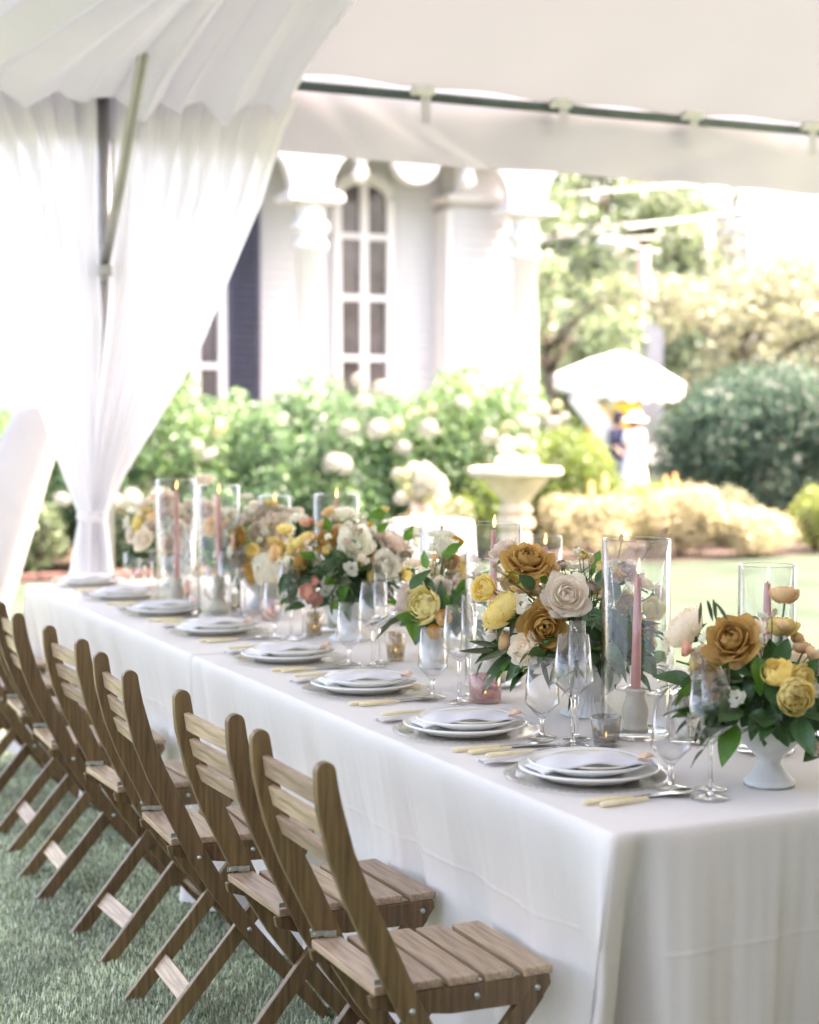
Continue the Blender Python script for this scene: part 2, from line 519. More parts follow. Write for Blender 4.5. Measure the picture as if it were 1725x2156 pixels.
# webbing straps with buckles every bay
for i, x in enumerate((0.35, 1.15, 2.74, 3.531, 4.313, 5.114, 5.90, 6.69, 7.48, 8.27)):
    MB().box(tl((x + 0.03, EY - 0.03, EZ - 0.045)), (0.052, 0.004, 0.21)).obj('strap', 'valance', tent)
    MB().box(tl((x + 0.005, EY - 0.045, EZ + 0.008)), (0.115, 0.05, 0.045)).box(tl((x - 0.04, EY - 0.05, EZ - 0.005)), (0.04, 0.03, 0.03)).obj('buckle', 'chalk', tent, bevel=0.008)
# corner leg, brace and crown fitting
MB().tube([tl((1.945, 7.53, 0)), tl((1.945, 7.53, 3.03))], 0.038, 14).obj('leg', 'pole_grey', tent, True)
b = MB().tube([tl((1.915, 7.40, 2.16)), tl((1.93, 7.2, 2.46)), tl((1.955, 6.86, 3.02)), tl((1.975, 6.62, 3.40))], 0.0235, 14).obj('brace', 'pole_grey', tent, True)
MB().tube([tl((1.93, 7.5, 2.13)), tl((1.915, 7.37, 2.15))], 0.028, 10).box(tl((1.915, 7.385, 2.14)), (0.06, 0.06, 0.05)).obj('clamp', 'steel', tent, bevel=0.006)
MB().box(tl((1.945, 7.50, 3.0)), (0.16, 0.10, 0.05)).tube([tl((1.84, 7.47, 2.97)), tl((2.05, 7.43, 3.03))], 0.02, 8).obj('crown_fitting', 'eave_dark', tent, bevel=0.008)
for x in (7.9,):
    MB().tube([tl((x, 7.53, 0)), tl((x, 7.53, 3.05))], 0.032, 14).obj('leg', 'pole_grey', tent, True)

# sheer curtains gathered to the corner leg
def interp(tab, z):
    zs = np.array([a for a, _ in tab][::-1])
    vals = np.array([b for _, b in tab][::-1])
    return np.interp(z, zs, vals)
def curtain(name, label, L, R, yb, folds, ph, seed):
    r = np.random.default_rng(seed)
    z = np.concatenate([np.linspace(2.97, 1.15, 60), np.linspace(1.14, 0.92, 22), np.linspace(0.9, 0.01, 24)])
    u = np.linspace(0, 1, 230)
    Zc, Uc = np.meshgrid(z, u, indexing='ij')
    xl, xr = interp(L, Zc), interp(R, Zc)
    w_ = xr - xl
    jit = sum(r.uniform(.2, .5) * np.sin(2 * np.pi * k * u + r.uniform(0, 6)) for k in (1, 2, 3)) * 0.10
    A = 0.018 + 0.035 * np.clip(w_ / 0.8, 0, 1)
    phase = 2 * np.pi * folds * (u + jit / folds * 1.2) + ph
    fold = np.sin(phase)[None, :] + 0.35 * np.sin(2.3 * phase + 1.0)[None, :]
    tie = np.exp(-((Zc - 1.034) / 0.05) ** 2)
    Yc = yb + A * fold * (1 - 0.45 * tie) + 0.012 * np.sin(9 * Uc + 5 * Zc)
    Xc = xl + w_ * Uc + 0.012 * np.cos(phase)[None, :] * np.clip(w_ / 0.4, 0.2, 1)
    Yc -= 0.05 * np.sin(np.pi * Uc) * np.clip(1 - w_ / 0.3, 0, 1)
    t = thing(name, label, 'curtain', (1.86, 7.44, 0), group='sheer curtains tied at the tent leg')
    link('drape', grid_mesh('drape', Xc - 1.86, Yc - 7.44, Zc), 'sheer', t)
    return t
ct = curtain('curtain', 'white sheer curtain panel left of the tent leg, gathered in a tie',
        [(2.97, 1.12), (2.7, 1.26), (1.99, 1.48), (1.66, 1.585), (1.30, 1.70), (1.034, 1.795), (0.75, 1.745), (0.0, 1.69)],
        [(2.97, 1.895), (2.3, 1.895), (1.9, 1.91), (1.034, 1.862), (0.75, 1.87), (0, 1.88)], 7.445, 7, 0.4, 3)
tie = MB().lathe([(0.062, -0.022), (0.071, -0.012), (0.073, 0.0), (0.071, 0.012), (0.062, 0.022)], 24).obj('tieback', 'sheer', ct, True)
tie.location = (-0.005, -0.01, 1.034)
tie.scale = (1.0, 0.75, 1)
curtain('curtain', 'wide white sheer curtain swept from the tent eave to the leg, right of the brace',
        [(2.97, 1.99), (2.5, 1.975), (2.0, 1.94), (1.034, 1.855), (0.75, 1.85), (0, 1.85)],
        [(2.97, 2.86), (2.83, 2.79), (2.49, 2.68), (1.77, 2.35), (1.22, 2.01), (1.034, 1.925), (0.75, 1.95), (0, 2.02)], 7.43, 8, 1.1, 5)

# pleated ceiling liner, swagging down to the far eave on the left
def liner(name, label, x0, x1, npl, seed):
    r = np.random.default_rng(seed)
    y = np.concatenate([np.linspace(7.44, 7.2, 14), np.linspace(7.17, 2.6, 60)])
    u = np.linspace(0, 1, 240)
    Yl, Ul = np.meshgrid(y, u, indexing='ij')
    X0 = x0 + (x1 - x0) * Ul
    dist = 7.40 - Yl
    slope = np.interp(X0, [0.0, 1.45, 1.9, 2.36, 2.8], [-0.07, -0.05, 0.10, 0.36, 0.31])
    base = np.interp(X0, [-1, 1.45, 1.9, 2.3, 2.6, 2.8], [2.90, 2.93, 2.905, 2.89, 2.91, 2.98])
    Zl = base + slope * np.clip(dist, 0, 99) * np.where(dist > 1.4, 1.0, 1.0)
    jit = 0.25 * np.sin(2 * np.pi * 1.3 * u + seed) + 0.15 * np.sin(2 * np.pi * 3.1 * u)
    ph = 2 * np.pi * npl * u + jit * 2
    saw = (np.abs(np.sin(ph / 2)) ** 0.8) * (1 + 0.45 * np.sin(2 * np.pi * 2.7 * u + seed) + 0.25 * np.sin(2 * np.pi * 5.9 * u))
    amp = 0.055 + 0.03 * np.exp(-np.clip(dist, 0, 9) / 0.35)
    Zl -= (amp * (saw - 0.5)[None, :])
    Zl -= 0.05 * np.exp(-((dist - 0.12) / 0.12) ** 2)
    Zl += 0.14 * np.clip((0.05 - dist) / 0.06, 0, 1)
    Xl = X0 + 0.03 * np.sin(ph)[None, :] + 0.05 * np.clip(dist, 0, 4) * (0.4 - 0.1 * X0)
    t = thing(name, label, 'drapery', (0.5 * (x0 + x1), 7.4, 2.9), group='ceiling drapes')
    link('drape', grid_mesh('drape', Xl - t.location.x, Yl - t.location.y, Zl - t.location.z), 'liner', t)
liner('ceiling_drape', 'pleated white ceiling drape at top left, left of the metal brace', -0.7, 1.965, 10, 1)
liner('ceiling_drape', 'pleated white ceiling drape swagged right of the metal brace', 1.935, 2.80, 4, 4)

# ------------------------------------------------------------------ white house behind the hedge
HY = 18.5
hs = thing('house', 'white clapboard house with arched porch and tall windows behind the hedge', 'house', (6.9, HY, 0))
H0 = Vector((6.9, HY, 0))
def hb(name, c, dd, mat, par=hs, bevel=0.0):
    return MB().box(Vector(c) - H0, dd).obj(name, mat, par, bevel=bevel)
wall = hb('wall', (5.9, HY + 0.16, 2.9), (8.7, 0.30, 5.8), 'house')
bme = {}
for i in range(44):                                         # clapboards, each course lapping the one below
    z = 0.55 + i * 0.115
    for (xa, xb_) in ((1.6, 5.45), (6.62, 7.58), (8.30, 9.0)):
        key = (xa, xb_)
        if key not in bme:
            m_ = MB().box((0, 0, 0), (xb_ - xa, 0.018, 0.118), Matrix.Rotation(rad(-6), 3, 'X')).mesh('clapboard')
            m_.materials.append(MT['house'])
            bme[key] = m_
        link('clapboard', bme[key], None, hs, loc=Vector(((xa + xb_) / 2, HY - 0.004, z)) - H0)
# projecting bay at the right corner with its own boards and cornice
hb('bay', (9.33, HY - 0.12, 2.05), (0.76, 0.5, 4.1), 'house')
bm_ = MB().box((0, 0, 0), (0.72, 0.018, 0.118), Matrix.Rotation(rad(-6), 3, 'X')).mesh('clapboard')
bm_.materials.append(MT['house'])
for i in range(31):
    link('clapboard', bm_, None, hs, loc=Vector((9.33, HY - 0.378, 0.55 + i * 0.115)) - H0)
hb('cornice', (9.33, HY - 0.2, 4.13), (0.98, 0.62, 0.09), 'trim', bevel=0.02)
hb('bay_frieze', (9.33, HY - 0.15, 4.42), (0.66, 0.45, 0.5), 'trim', bevel=0.02)
hb('corner_board', (9.76, HY - 0.12, 2.4), (0.10, 0.52, 4.8), 'trim')
hb('corner_board', (8.93, HY - 0.12, 2.0), (0.07, 0.52, 4.0), 'trim')
hb('return_wall', (10.05, HY + 0.35, 2.6), (0.42, 0.4, 5.2), 'house')
hb('porch_beam', (6.9, 17.6, 4.98), (7.4, 0.34, 0.7), 'trim')
hb('porch_ceiling', (6.0, 18.1, 5.36), (8.6, 1.5, 0.06), 'trim')
pf = hb('porch_floor', (5.9, 17.95, 0.25), (8.9, 1.3, 0.5), 'stone')

def window(x0, x1, z0, z1, rails, arch, shut=()):
    cx = (x0 + x1) / 2
    fr = MB()
    hw = (x1 - x0) / 2
    fr.box((-hw - 0.05, 0, (z1 - z0) / 2), (0.10, 0.10, z1 - z0)).box((hw + 0.05, 0, (z1 - z0) / 2), (0.10, 0.10, z1 - z0)).box((0, -0.03, -0.05), (2 * hw + 0.34, 0.16, 0.08))
    # arched head
    pts = []
    for k in range(13):
        t = math.pi * k / 12
        pts.append((hw * math.cos(t), (z1 - z0) + arch * math.sin(t)))
    outer = [(p[0] * 1.28, (z1 - z0) + (p[1] - (z1 - z0)) * 1.35 + 0.09) for p in pts]
    for k in range(12):
        fr.extr([pts[k], pts[k + 1], outer[k + 1], outer[k]], -0.05, 0.05)
    f_ = fr.obj('window', 'trim', hs, loc=Vector((cx, HY - 0.03, z0)) - H0)
    mid = MB().box((0, -0.02, (z1 - z0 + arch) / 2), (0.105, 0.06, z1 - z0 + arch)).obj('mullion', 'trim', f_)
    zz = [0] + [r - z0 for r in rails] + [z1 - z0]
    for r in rails:
        MB().box((0, -0.012, r - z0), (2 * hw, 0.06, 0.075)).obj('glazing_bar', 'trim', f_)
    for k in range(len(zz) - 1):
        for sgn in (-1, 1):
            top = zz[k + 1]
            if k == len(zz) - 2 and arch > 0:
                poly = [(sgn * 0.03, zz[k])] + [(sgn * hw * a, top + arch * math.sqrt(max(0, 1 - a * a)) if j else zz[k]) for j, a in ((0, 1.0), (1, 1.0), (1, .9), (1, .75), (1, .5), (1, .25), (1, .05))]
                MB().extr(poly, 0.0, 0.012).obj('pane', 'pane', f_)
            else:
                MB().box((sgn * hw / 2, 0.006, (zz[k] + top) / 2), (hw - 0.02, 0.012, top - zz[k])).obj('pane', 'pane', f_)
    return f_
window(7.64, 8.23, 0.85, 4.10, (1.50, 2.21, 2.93, 3.66), 0.18)
window(5.55, 6.10, 0.85, 4.10, (1.50, 2.09, 2.80, 3.50), 0.18)
# dark louvred shutter beside the left window
sh = hb('shutter', (6.41, HY - 0.06, 2.55), (0.40, 0.05, 3.0), 'shutter')
lm = MB().box((0, 0, 0), (0.31, 0.012, 0.07), Matrix.Rotation(rad(35), 3, 'X')).mesh('louvre')
lm.materials.append(MT['shutter'])
for i in range(34):
    link('louvre', lm, None, sh, loc=Vector((6.41, HY - 0.095, 1.12 + i * 0.085)) - H0)
# turned porch columns with flared arch spandrels
for cx in (6.91, 9.66, 4.16):
    c = MB().lathe([(0.26, 0.5), (0.26, 0.75), (0.22, 0.78), (0.22, 1.1), (0.17, 1.16), (0.155, 3.36), (0.20, 3.38), (0.20, 3.46), (0.16, 3.48), (0.16, 3.56), (0.215, 3.60), (0.215, 3.68), (0.165, 3.71), (0.165, 3.86), (0.19, 3.90)], 28).obj('column', 'trim', hs, True, loc=Vector((cx, 17.6, 0)) - H0)
    MB().box((0, 0, 3.945), (0.66, 0.5, 0.09)).box((0, 0, 4.0), (0.56, 0.44, 0.05)).obj('capital', 'trim', c, bevel=0.015)
    half = [(0.24, 4.02), (0.245, 4.12), (0.27, 4.22), (0.32, 4.32), (0.40, 4.42), (0.52, 4.52), (0.70, 4.61), (0.95, 4.66)]
    MB().extr([(-a, b_) for a, b_ in half] + [(a, b_) for a, b_ in reversed(half)], -0.09, 0.09).obj('spandrel', 'trim', c)
p = MB().extr([(0.30 * math.cos(t), 4.49 + 0.30 * math.sin(t)) for t in np.linspace(math.pi, 2 * math.pi, 17)] + [(0.30, 4.66), (-0.30, 4.66)], -0.07, 0.07).obj('arch_pendant', 'trim', hs, loc=Vector((8.215, 17.6, 0)) - H0)
for x in (7.53, 8.90):
    MB().lathe([(0.004, 4.16), (0.05, 4.18), (0.095, 4.26), (0.085, 4.33), (0.05, 4.38), (0.11, 4.44), (0.11, 4.66)], 18).obj('finial', 'trim', hs, True, loc=Vector((x, 17.6, 0)) - H0)

# ------------------------------------------------------------------ foliage
def leaf_cloud(name, lobes, n, size, seed, up=0.3, gap=0.0, curl=0.25, aspect=0.55):
    """leaf-sized folded faces spread through overlapping lobes (cx,cy,cz,rx,ry,rz)"""
    r = np.random.default_rng(seed)
    L = np.array(lobes, float)
    vol = (L[:, 3] * L[:, 4] + L[:, 3] * L[:, 5] + L[:, 4] * L[:, 5])
    idx = r.choice(len(L), n, p=vol / vol.sum())
    d = r.normal(size=(n, 3))
    d /= np.linalg.norm(d, axis=1)[:, None]
    rr = r.uniform(0.55, 1.0, n) ** 0.6 * (1 + 0.10 * np.sin(d[:, 0] * 7 + idx) * np.sin(d[:, 2] * 6 + idx * 2) + r.normal(0, 0.05, n))
    P = L[idx, :3] + d * rr[:, None] * L[idx, 3:]
    keep = P[:, 2] > 0.02
    if gap:
        q = np.sin(P[:, 0] * 3.1 / gap + seed) * np.sin(P[:, 1] * 2.7 / gap) * np.sin(P[:, 2] * 3.3 / gap + 1)
        keep &= (q < 0.32)
    P, d = P[keep], d[keep]
    n = len(P)
    nrm = d * 0.7 + r.normal(size=(n, 3)) * 0.75 + [0, 0, up]
    nrm /= np.linalg.norm(nrm, axis=1)[:, None]
    t = np.cross(nrm, r.normal(size=(n, 3)))
    t /= np.linalg.norm(t, axis=1)[:, None]
    b = np.cross(nrm, t)
    s = size * r.uniform(0.6, 1.3, n)[:, None]
    V = np.empty((n, 4, 3))
    V[:, 0] = P - t * s * .5
    V[:, 1] = P + b * s * aspect * .5 + nrm * s * curl * .3
    V[:, 2] = P + t * s * .5 - nrm * s * curl
    V[:, 3] = P - b * s * aspect * .5 + nrm * s * curl * .3
    I_ = (np.arange(n) * 4)[:, None]
    return fast_mesh(name, V.reshape(-1, 3), np.concatenate([I_ + [0, 1, 2], I_ + [0, 2, 3]], 0))

def lumpy(rx, ry, h, k, seed, base=0.0):
    r = np.random.default_rng(seed)
    out = [(0, 0, base + h * 0.48, rx * 0.8, ry * 0.8, h * 0.46)]
    for i in range(k):
        a = r.uniform(0, 6.28)
        q = r.uniform(0.35, 0.75)
        z = r.uniform(0.28, 0.80)
        s = r.uniform(0.30, 0.48)
        out.append((rx * q * math.cos(a), ry * q * math.sin(a), base + h * z, rx * s, ry * s, h * s * 0.65))
    return out

def bush(name, label, cat, x, y, rx, ry, h, mat, n, leaf, seed, group=None, blooms=None, k=9, gap=0.0, dome=False):
    t = thing(name, label, cat, (x, y, 0), group=group)
    lob = lumpy(rx, ry, h, k, seed)
    if dome:                                   # clipped dome: one full body with shallow bumps
        rq = np.random.default_rng(seed)
        lob = [(0, 0, h * .47, rx * .95, ry * .95, h * .52)] * 3
        for i in range(30):
            a_, e_ = rq.uniform(0, 6.28), rq.uniform(-.5, .95)
            q_ = math.sqrt(1 - e_ * e_)
            lob.append((rx * .78 * q_ * math.cos(a_), ry * .78 * q_ * math.sin(a_), h * (.47 + .40 * e_), rx * .24, ry * .24, h * .14))
    link('foliage', leaf_cloud('foliage', lob, n, leaf, seed, gap=gap), mat, t)
    r = random.Random(seed)
    for i in range(4):
        a = r.uniform(0, 6.28)
        st = MB().tube([(0.05 * math.cos(a), 0.05 * math.sin(a), 0), (0.2 * rx * math.cos(a), 0.2 * ry * math.sin(a), h * 0.3), (0.45 * rx * math.cos(a), 0.45 * ry * math.sin(a), h * 0.6)], [0.02, 0.015, 0.008], 6)
        st.obj('stem', 'bark', t, True)
    for (bx_, by_, bz_, br, bm__) in (blooms or []):
        link('bloom', (HYD if bm__ else HYG)[r.randrange(2)], None, t, loc=(bx_ - x, by_ - y, bz_), rot=(r.uniform(-.5, .5), r.uniform(-.5, .5), r.uniform(0, 6)), scale=(br * r.uniform(.8, 1.2), br * r.uniform(.8, 1.2), br * r.uniform(.65, 1.0)))
    return t

def hydrangea(seed, mat, n=120):
    """mop-head: four-petalled florets over a dome"""
    r = np.random.default_rng(seed)
    i = np.arange(n)
    ph = i * 2.39996
    zc = 1 - 1.7 * (i + .5) / n
    rr = np.sqrt(np.clip(1 - zc ** 2, 0, 1))
    d = np.stack([rr * np.cos(ph), rr * np.sin(ph), zc], 1)
    V, F = [], []
    for q in d:
        q = Vector(q)
        a = q.orthogonal().normalized()
        b = q.cross(a)
        rot = r.uniform(0, 6.28)
        c = q * r.uniform(0.80, 1.06)
        for k in range(4):
            t = rot + k * math.pi / 2
            u = a * math.cos(t) + b * math.sin(t)
            w_ = a * -math.sin(t) + b * math.cos(t)
            m = len(V)
            V += [c, c + (u * 0.11 + w_ * 0.085) + q * 0.03, c + u * 0.19 + q * 0.012, c + (u * 0.11 - w_ * 0.085) + q * 0.03]
            F.append((m, m + 1, m + 2, m + 3))
    me = mesh('bloom', V, F)
    me.materials.append(MT[mat])
    return me
HYD = [hydrangea(s, 'hydra') for s in (1, 2)]
HYG = [hydrangea(s, 'hydra_green') for s in (3, 4)]

# ------------------------------------------------------------------ planting
BL = [(6.70, 1.65, .106), (6.90, 1.78, .087), (6.65, 1.87, .087), (6.53, 1.38, .106), (6.85, 1.37, .122), (7.05, 1.39, .098), (7.39, 1.37, .113), (7.14, 1.18, .103), (7.25, 1.54, .069), (7.79, 1.65, .084),
      (7.43, 1.58, .074), (8.10, 1.29, .090), (7.98, 1.74, .075), (8.32, 1.39, .076), (8.50, 1.46, .101), (8.60, 1.36, .076), (8.84, 1.44, .102), (8.72, 1.57, .102), (8.92, 1.62, .077), (5.81, 1.48, .071),
      (5.17, 1.36, .075), (4.94, 1.21, .088), (5.06, 1.13, .088), (6.36, 1.03, .120), (3.56, .73, .081), (4.24, .71, .114), (4.53, .75, .092), (4.06, .69, .091), (8.32, 1.16, .066), (9.01, 1.49, .077)]
def bl(x0, x1, y, z0=0, z1=9):
    return [(a, y, z, r, (i * 7 % 5) > 1 or r > .1) for i, (a, z, r) in enumerate(BL) if x0 <= a < x1 and z0 <= z < z1]
G = 'hydrangea shrubs in front of the house'
bush('hydrangea_shrub', 'green shrub at the far left edge behind the curtain', 'shrub', 3.0, 16.4, 0.85, 0.8, 1.82, 'hedge', 5200, 0.085, 11, G)
bush('hydrangea_shrub', 'green leafy shrub below the dark shutter, right of the curtain', 'shrub', 5.05, 16.4, 0.95, 0.8, 1.93, 'hedge', 6500, 0.085, 12, G, bl(4.7, 5.6, 15.62, 1.0))
bush('hydrangea_shrub', 'green shrub with white blooms under the tall arched window', 'shrub', 6.75, 16.4, 0.95, 0.82, 1.93, 'hedge_b', 6500, 0.085, 13, G, bl(5.6, 7.3, 15.58, 1.0))
bush('hydrangea_shrub', 'tall green shrub with white mophead blooms at the house corner', 'shrub', 8.25, 16.35, 0.95, 0.82, 2.03, 'hedge', 6500, 0.085, 14, G, bl(7.3, 9.2, 15.52, 1.0))
bush('hydrangea_shrub', 'dark green shrub filling the hedge left of the curtain tie', 'shrub', 4.0, 16.3, 0.75, 0.7, 1.55, 'hedge_b', 4600, 0.085, 15, G)
bush('hydrangea_shrub', 'low filler shrub between the two window shrubs', 'shrub', 5.95, 16.2, 0.7, 0.65, 1.65, 'hedge_b', 4400, 0.085, 16, G)
bush('hydrangea_shrub', 'filler shrub below the white blooms, left of the stone basin', 'shrub', 7.5, 16.1, 0.8, 0.7, 1.65, 'hedge', 5000, 0.085, 17, G)
G = 'low plants along the bed edge'
bush('low_hydrangea', 'low pale hydrangea with cream blooms beside the curtain foot', 'shrub', 4.25, 15.75, 0.62, 0.42, 0.78, 'sage', 2600, 0.075, 21, G, bl(3.8, 4.7, 15.45, 0, 0.9))
bush('low_hydrangea', 'low pale green plant left of the curtain foot', 'shrub', 3.35, 15.72, 0.42, 0.40, 0.76, 'sage', 1900, 0.075, 22, G, bl(3.3, 3.8, 15.4, 0, 0.9))
bush('low_shrub', 'low dark green shrub behind the flowers right of the curtain foot', 'shrub', 5.35, 15.8, 0.6, 0.45, 0.85, 'hedge_b', 2400, 0.08, 23, G)
bush('low_shrub', 'low green shrub with one white bloom behind the candle glasses', 'shrub', 6.45, 15.8, 0.6, 0.45, 0.95, 'hedge', 2400, 0.08, 24, G, bl(6.2, 6.5, 15.4, 0.9, 1.1))
bush('low_mound', 'pale low mounded shrub left of the stone basin', 'shrub', 7.3, 15.2, 0.55, 0.40, 0.62, 'pale_leaf', 2200, 0.06, 25, G)
bush('low_shrub', 'low green shrub under the stone basin', 'shrub', 8.05, 15.6, 0.6, 0.45, 0.9, 'box', 2400, 0.07, 26, G)
bush('boxwood', 'rounded green boxwood right of the stone basin', 'shrub', 9.72, 16.7, 0.66, 0.62, 1.40, 'box', 9000, 0.055, 31, None, None, 12, dome=True)
bush('boxwood', 'second rounded boxwood tucked behind the first, nearer the house', 'shrub', 9.15, 16.6, 0.55, 0.5, 1.32, 'box', 4200, 0.055, 32, None, None, 10)
bush('camellia', 'large rounded dark green bush on the right with pale glints', 'shrub', 13.1, 17.2, 1.72, 1.3, 2.22, 'camellia', 30000, 0.075, 33, None, None, 16, dome=True)
G = 'golden shrubs along the lawn'
bush('golden_shrub', 'cream gold shrub beside the stone basin, leftmost of the golden row', 'shrub', 9.18, 15.35, 0.62, 0.42, 0.70, 'gold_leaf', 4200, 0.05, 41, G, None, 12)
bush('golden_shrub', 'largest cream gold shrub in the middle of the golden row', 'shrub', 10.2, 15.05, 0.68, 0.46, 0.76, 'gold_leaf', 5000, 0.05, 42, G, None, 12)
bush('golden_shrub', 'cream gold shrub at the right end of the golden row', 'shrub', 10.95, 14.75, 0.66, 0.42, 0.56, 'gold_leaf', 4600, 0.05, 43, G, None, 12)
bush('lime_shrub', 'bright lime green shrub at the right edge of the picture', 'shrub', 12.05, 15.05, 0.48, 0.42, 0.72, 'lime_leaf', 3000, 0.055, 44)
bush('olive_green_shrub', 'olive green shrub behind the gap in the golden row', 'shrub', 11.35, 15.9, 0.6, 0.42, 0.72, 'pale_leaf', 2600, 0.06, 45)
bush('olive_green_shrub', 'yellow green shrub left of the dark bush, behind the golden shrubs', 'shrub', 10.45, 15.95, 0.5, 0.42, 0.86, 'lime_leaf', 2400, 0.06, 46)
for i, (x, y, h, lb) in enumerate([(9.25, 15.35, .80, 'short orange flower spike above the leftmost golden shrub'), (9.45, 15.4, .88, 'tall orange flower spike between boxwood and golden shrub'), (10.1, 15.2, .86, 'orange flower spike on the middle golden shrub, left of a pair'), (10.22, 15.2, .88, 'orange flower spike on the middle golden shrub, right of a pair')]):
    t = thing('flower_spike', lb, 'flower', (x, y, 0.3), group='orange flower spikes')
    MB().tube([(0, 0, 0), (0.01, 0, h - 0.45)], 0.006, 5).obj('stem', 'stem', t, True)
    sp = MB()
    r = random.Random(i)
    for k in range(40):
        a, zz = k * 2.4, h - 0.47 + 0.16 * k / 40
        q = 0.035 * (1 - k / 60)
        sp.tube([(0.4 * q * math.cos(a), 0.4 * q * math.sin(a), zz), (q * math.cos(a), q * math.sin(a), zz + 0.02)], [0.008, 0.012], 5)
    sp.obj('petals', 'apricot', t)
# brick edging of the bed
bk = MB().box((0, 0, 0), (0.205, 0.10, 0.075)).obj('brick', 'brick', None, bevel=0.006)
edge = thing('brick_edging', 'row of red bricks edging the bed left of the table end', 'edging', (4, 15.2, 0))
bk.parent = edge
bk.location = (-2.1, 0.02, 0.022)
for i in range(1, 24):
    c = bk.copy()
    COL.objects.link(c)
    c.location = (-2.1 + i * 0.215, 0.02 * math.sin(i * 1.3), 0.022 + 0.004 * math.sin(i * 2.1))
    c.rotation_euler = (0, 0, 0.04 * math.sin(i * 3.3))

# ------------------------------------------------------------------ trees
def tree(label, x, y, h, rx, rz, mat, n, leaf, seed, trunk=0.16, gap=1.0, ry=None):
    t = thing('tree', label, 'tree', (x, y, 0), group='trees beyond the garden')
    r = random.Random(seed)
    lob = []
    cz = h - rz
    for i in range(16):
        a, q, zz = r.uniform(0, 6.28), r.uniform(0.2, 0.8), r.uniform(-0.75, 0.8)
        s_ = r.uniform(0.25, 0.42)
        k = math.sqrt(max(0.1, 1 - zz * zz))
        lob.append((rx * q * k * math.cos(a), (ry or rx) * q * k * math.sin(a), cz + rz * zz * 0.8, rx * s_, (ry or rx) * s_, rz * s_ * 0.8))
    link('crown', leaf_cloud('crown', lob, n, leaf, seed, gap=gap), mat, t)
    tk = MB().tube([(0, 0, 0), (0.05, 0, h * 0.3), (-0.05, 0.05, h * 0.55), (0.05, 0, h * 0.85)], [trunk, trunk * .8, trunk * .55, trunk * .15], 9)
    for i in range(7):
        a, z0 = r.uniform(0, 6.28), h * r.uniform(0.3, 0.6)
        e = r.uniform(0.5, 0.85)
        tk.tube([(0, 0, z0), (rx * e * .5 * math.cos(a), rx * e * .5 * math.sin(a), z0 + h * .12), (rx * e * math.cos(a), rx * e * math.sin(a), z0 + h * .22)], [trunk * .4, trunk * .25, trunk * .08], 6)
    tk.obj('trunk', 'bark', t, True)
    return t
tree('loose green tree with pale flowers right of the house corner', 15.9, 27.9, 5.0, 2.0, 2.3, 'sage', 4200, 0.17, 51)
tree('broad pale yellow green tree on the right, behind the dark bush', 20.6, 28.2, 5.3, 3.4, 2.3, 'pale_leaf', 9000, 0.17, 52)
tree('pale yellow tree at the right edge, nearest of the pale trees', 22.2, 25.6, 4.9, 2.6, 2.1, 'pale_leaf', 6000, 0.17, 53)
tree('dark green tree standing behind the street lamp', 22.6, 36.1, 7.4, 3.4, 3.4, 'deep', 6500, 0.26, 54)
tree('tall green tree directly right of the house cornice', 20.4, 38.5, 11.5, 3.9, 5.6, 'sage', 10000, 0.28, 55)
tree('tall light green tree behind the crossing cables', 25.0, 40.5, 11.5, 3.9, 5.4, 'sage', 9000, 0.28, 56, gap=1.3)
tree('grey green tree between the lamp and the white pole', 28.0, 41.5, 10.0, 3.4, 4.6, 'dusk', 7500, 0.28, 57, gap=1.2)
tree('sparse grey tree at the top right beside the white poles', 32.3, 42.5, 7.3, 3.2, 3.0, 'dusk', 4200, 0.26, 58, gap=1.2)
tree('deep green tree low behind the white umbrella', 17.6, 33.0, 4.6, 2.6, 2.1, 'deep', 5000, 0.22, 59)
tree('green tree far behind at the right edge', 37.0, 44.0, 6.6, 4.0, 3.0, 'sage', 5000, 0.28, 60)
tree('dark tree mass far behind the house corner', 19.5, 46.0, 13.5, 5.5, 6.3, 'deep', 10000, 0.36, 61)
tree('far dark tree behind the lamp post crown', 26.5, 52.0, 13.5, 6.0, 6.3, 'deep', 10000, 0.40, 62)

# ------------------------------------------------------------------ street furniture beyond the garden
t = thing('street_lamp', 'pinkish street lamp post with one arm and a pale lamp head', 'street lamp', (18.16, 28.18, 0))
MB().tube([(0, 0, 0), (0, 0, 4.88)], [0.16, 0.125], 14).obj('post', 'lamp_pole', t, True)
MB().tube([(0, 0, 4.80), (-0.28, 0.13, 4.95), (-0.5, 0.24, 4.97)], [0.06, 0.05, 0.045], 8).tube([(0, 0, 4.82), (0.3, -0.15, 4.78)], 0.04, 8).obj('arm', 'grey_pole', t, True)
MB().lathe([(0.01, -0.09), (0.18, -0.07), (0.27, 0.0), (0.20, 0.09), (0.06, 0.13), (0.01, 0.135)], 20).obj('lamp_head', 'trim', t, True, loc=(-0.62, 0.28, 4.96))
t = thing('sign_board', 'grey board with a rounded top standing behind the umbrella', 'sign', (17.57, 27.3, 0), rz=-YAW)
MB().extr([(-0.41, 1.0)] + [(-0.41 * math.cos(a), 3.12 + 0.22 * math.sin(a)) for a in np.linspace(0, math.pi, 15)] + [(0.41, 1.0)], -0.05, 0.05).obj('panel', 'sign_grey', t)
for x_ in (-0.3, 0.3):
    MB().box((x_, 0, 0.5), (0.08, 0.08, 1.0)).obj('post', 'grey_pole', t)
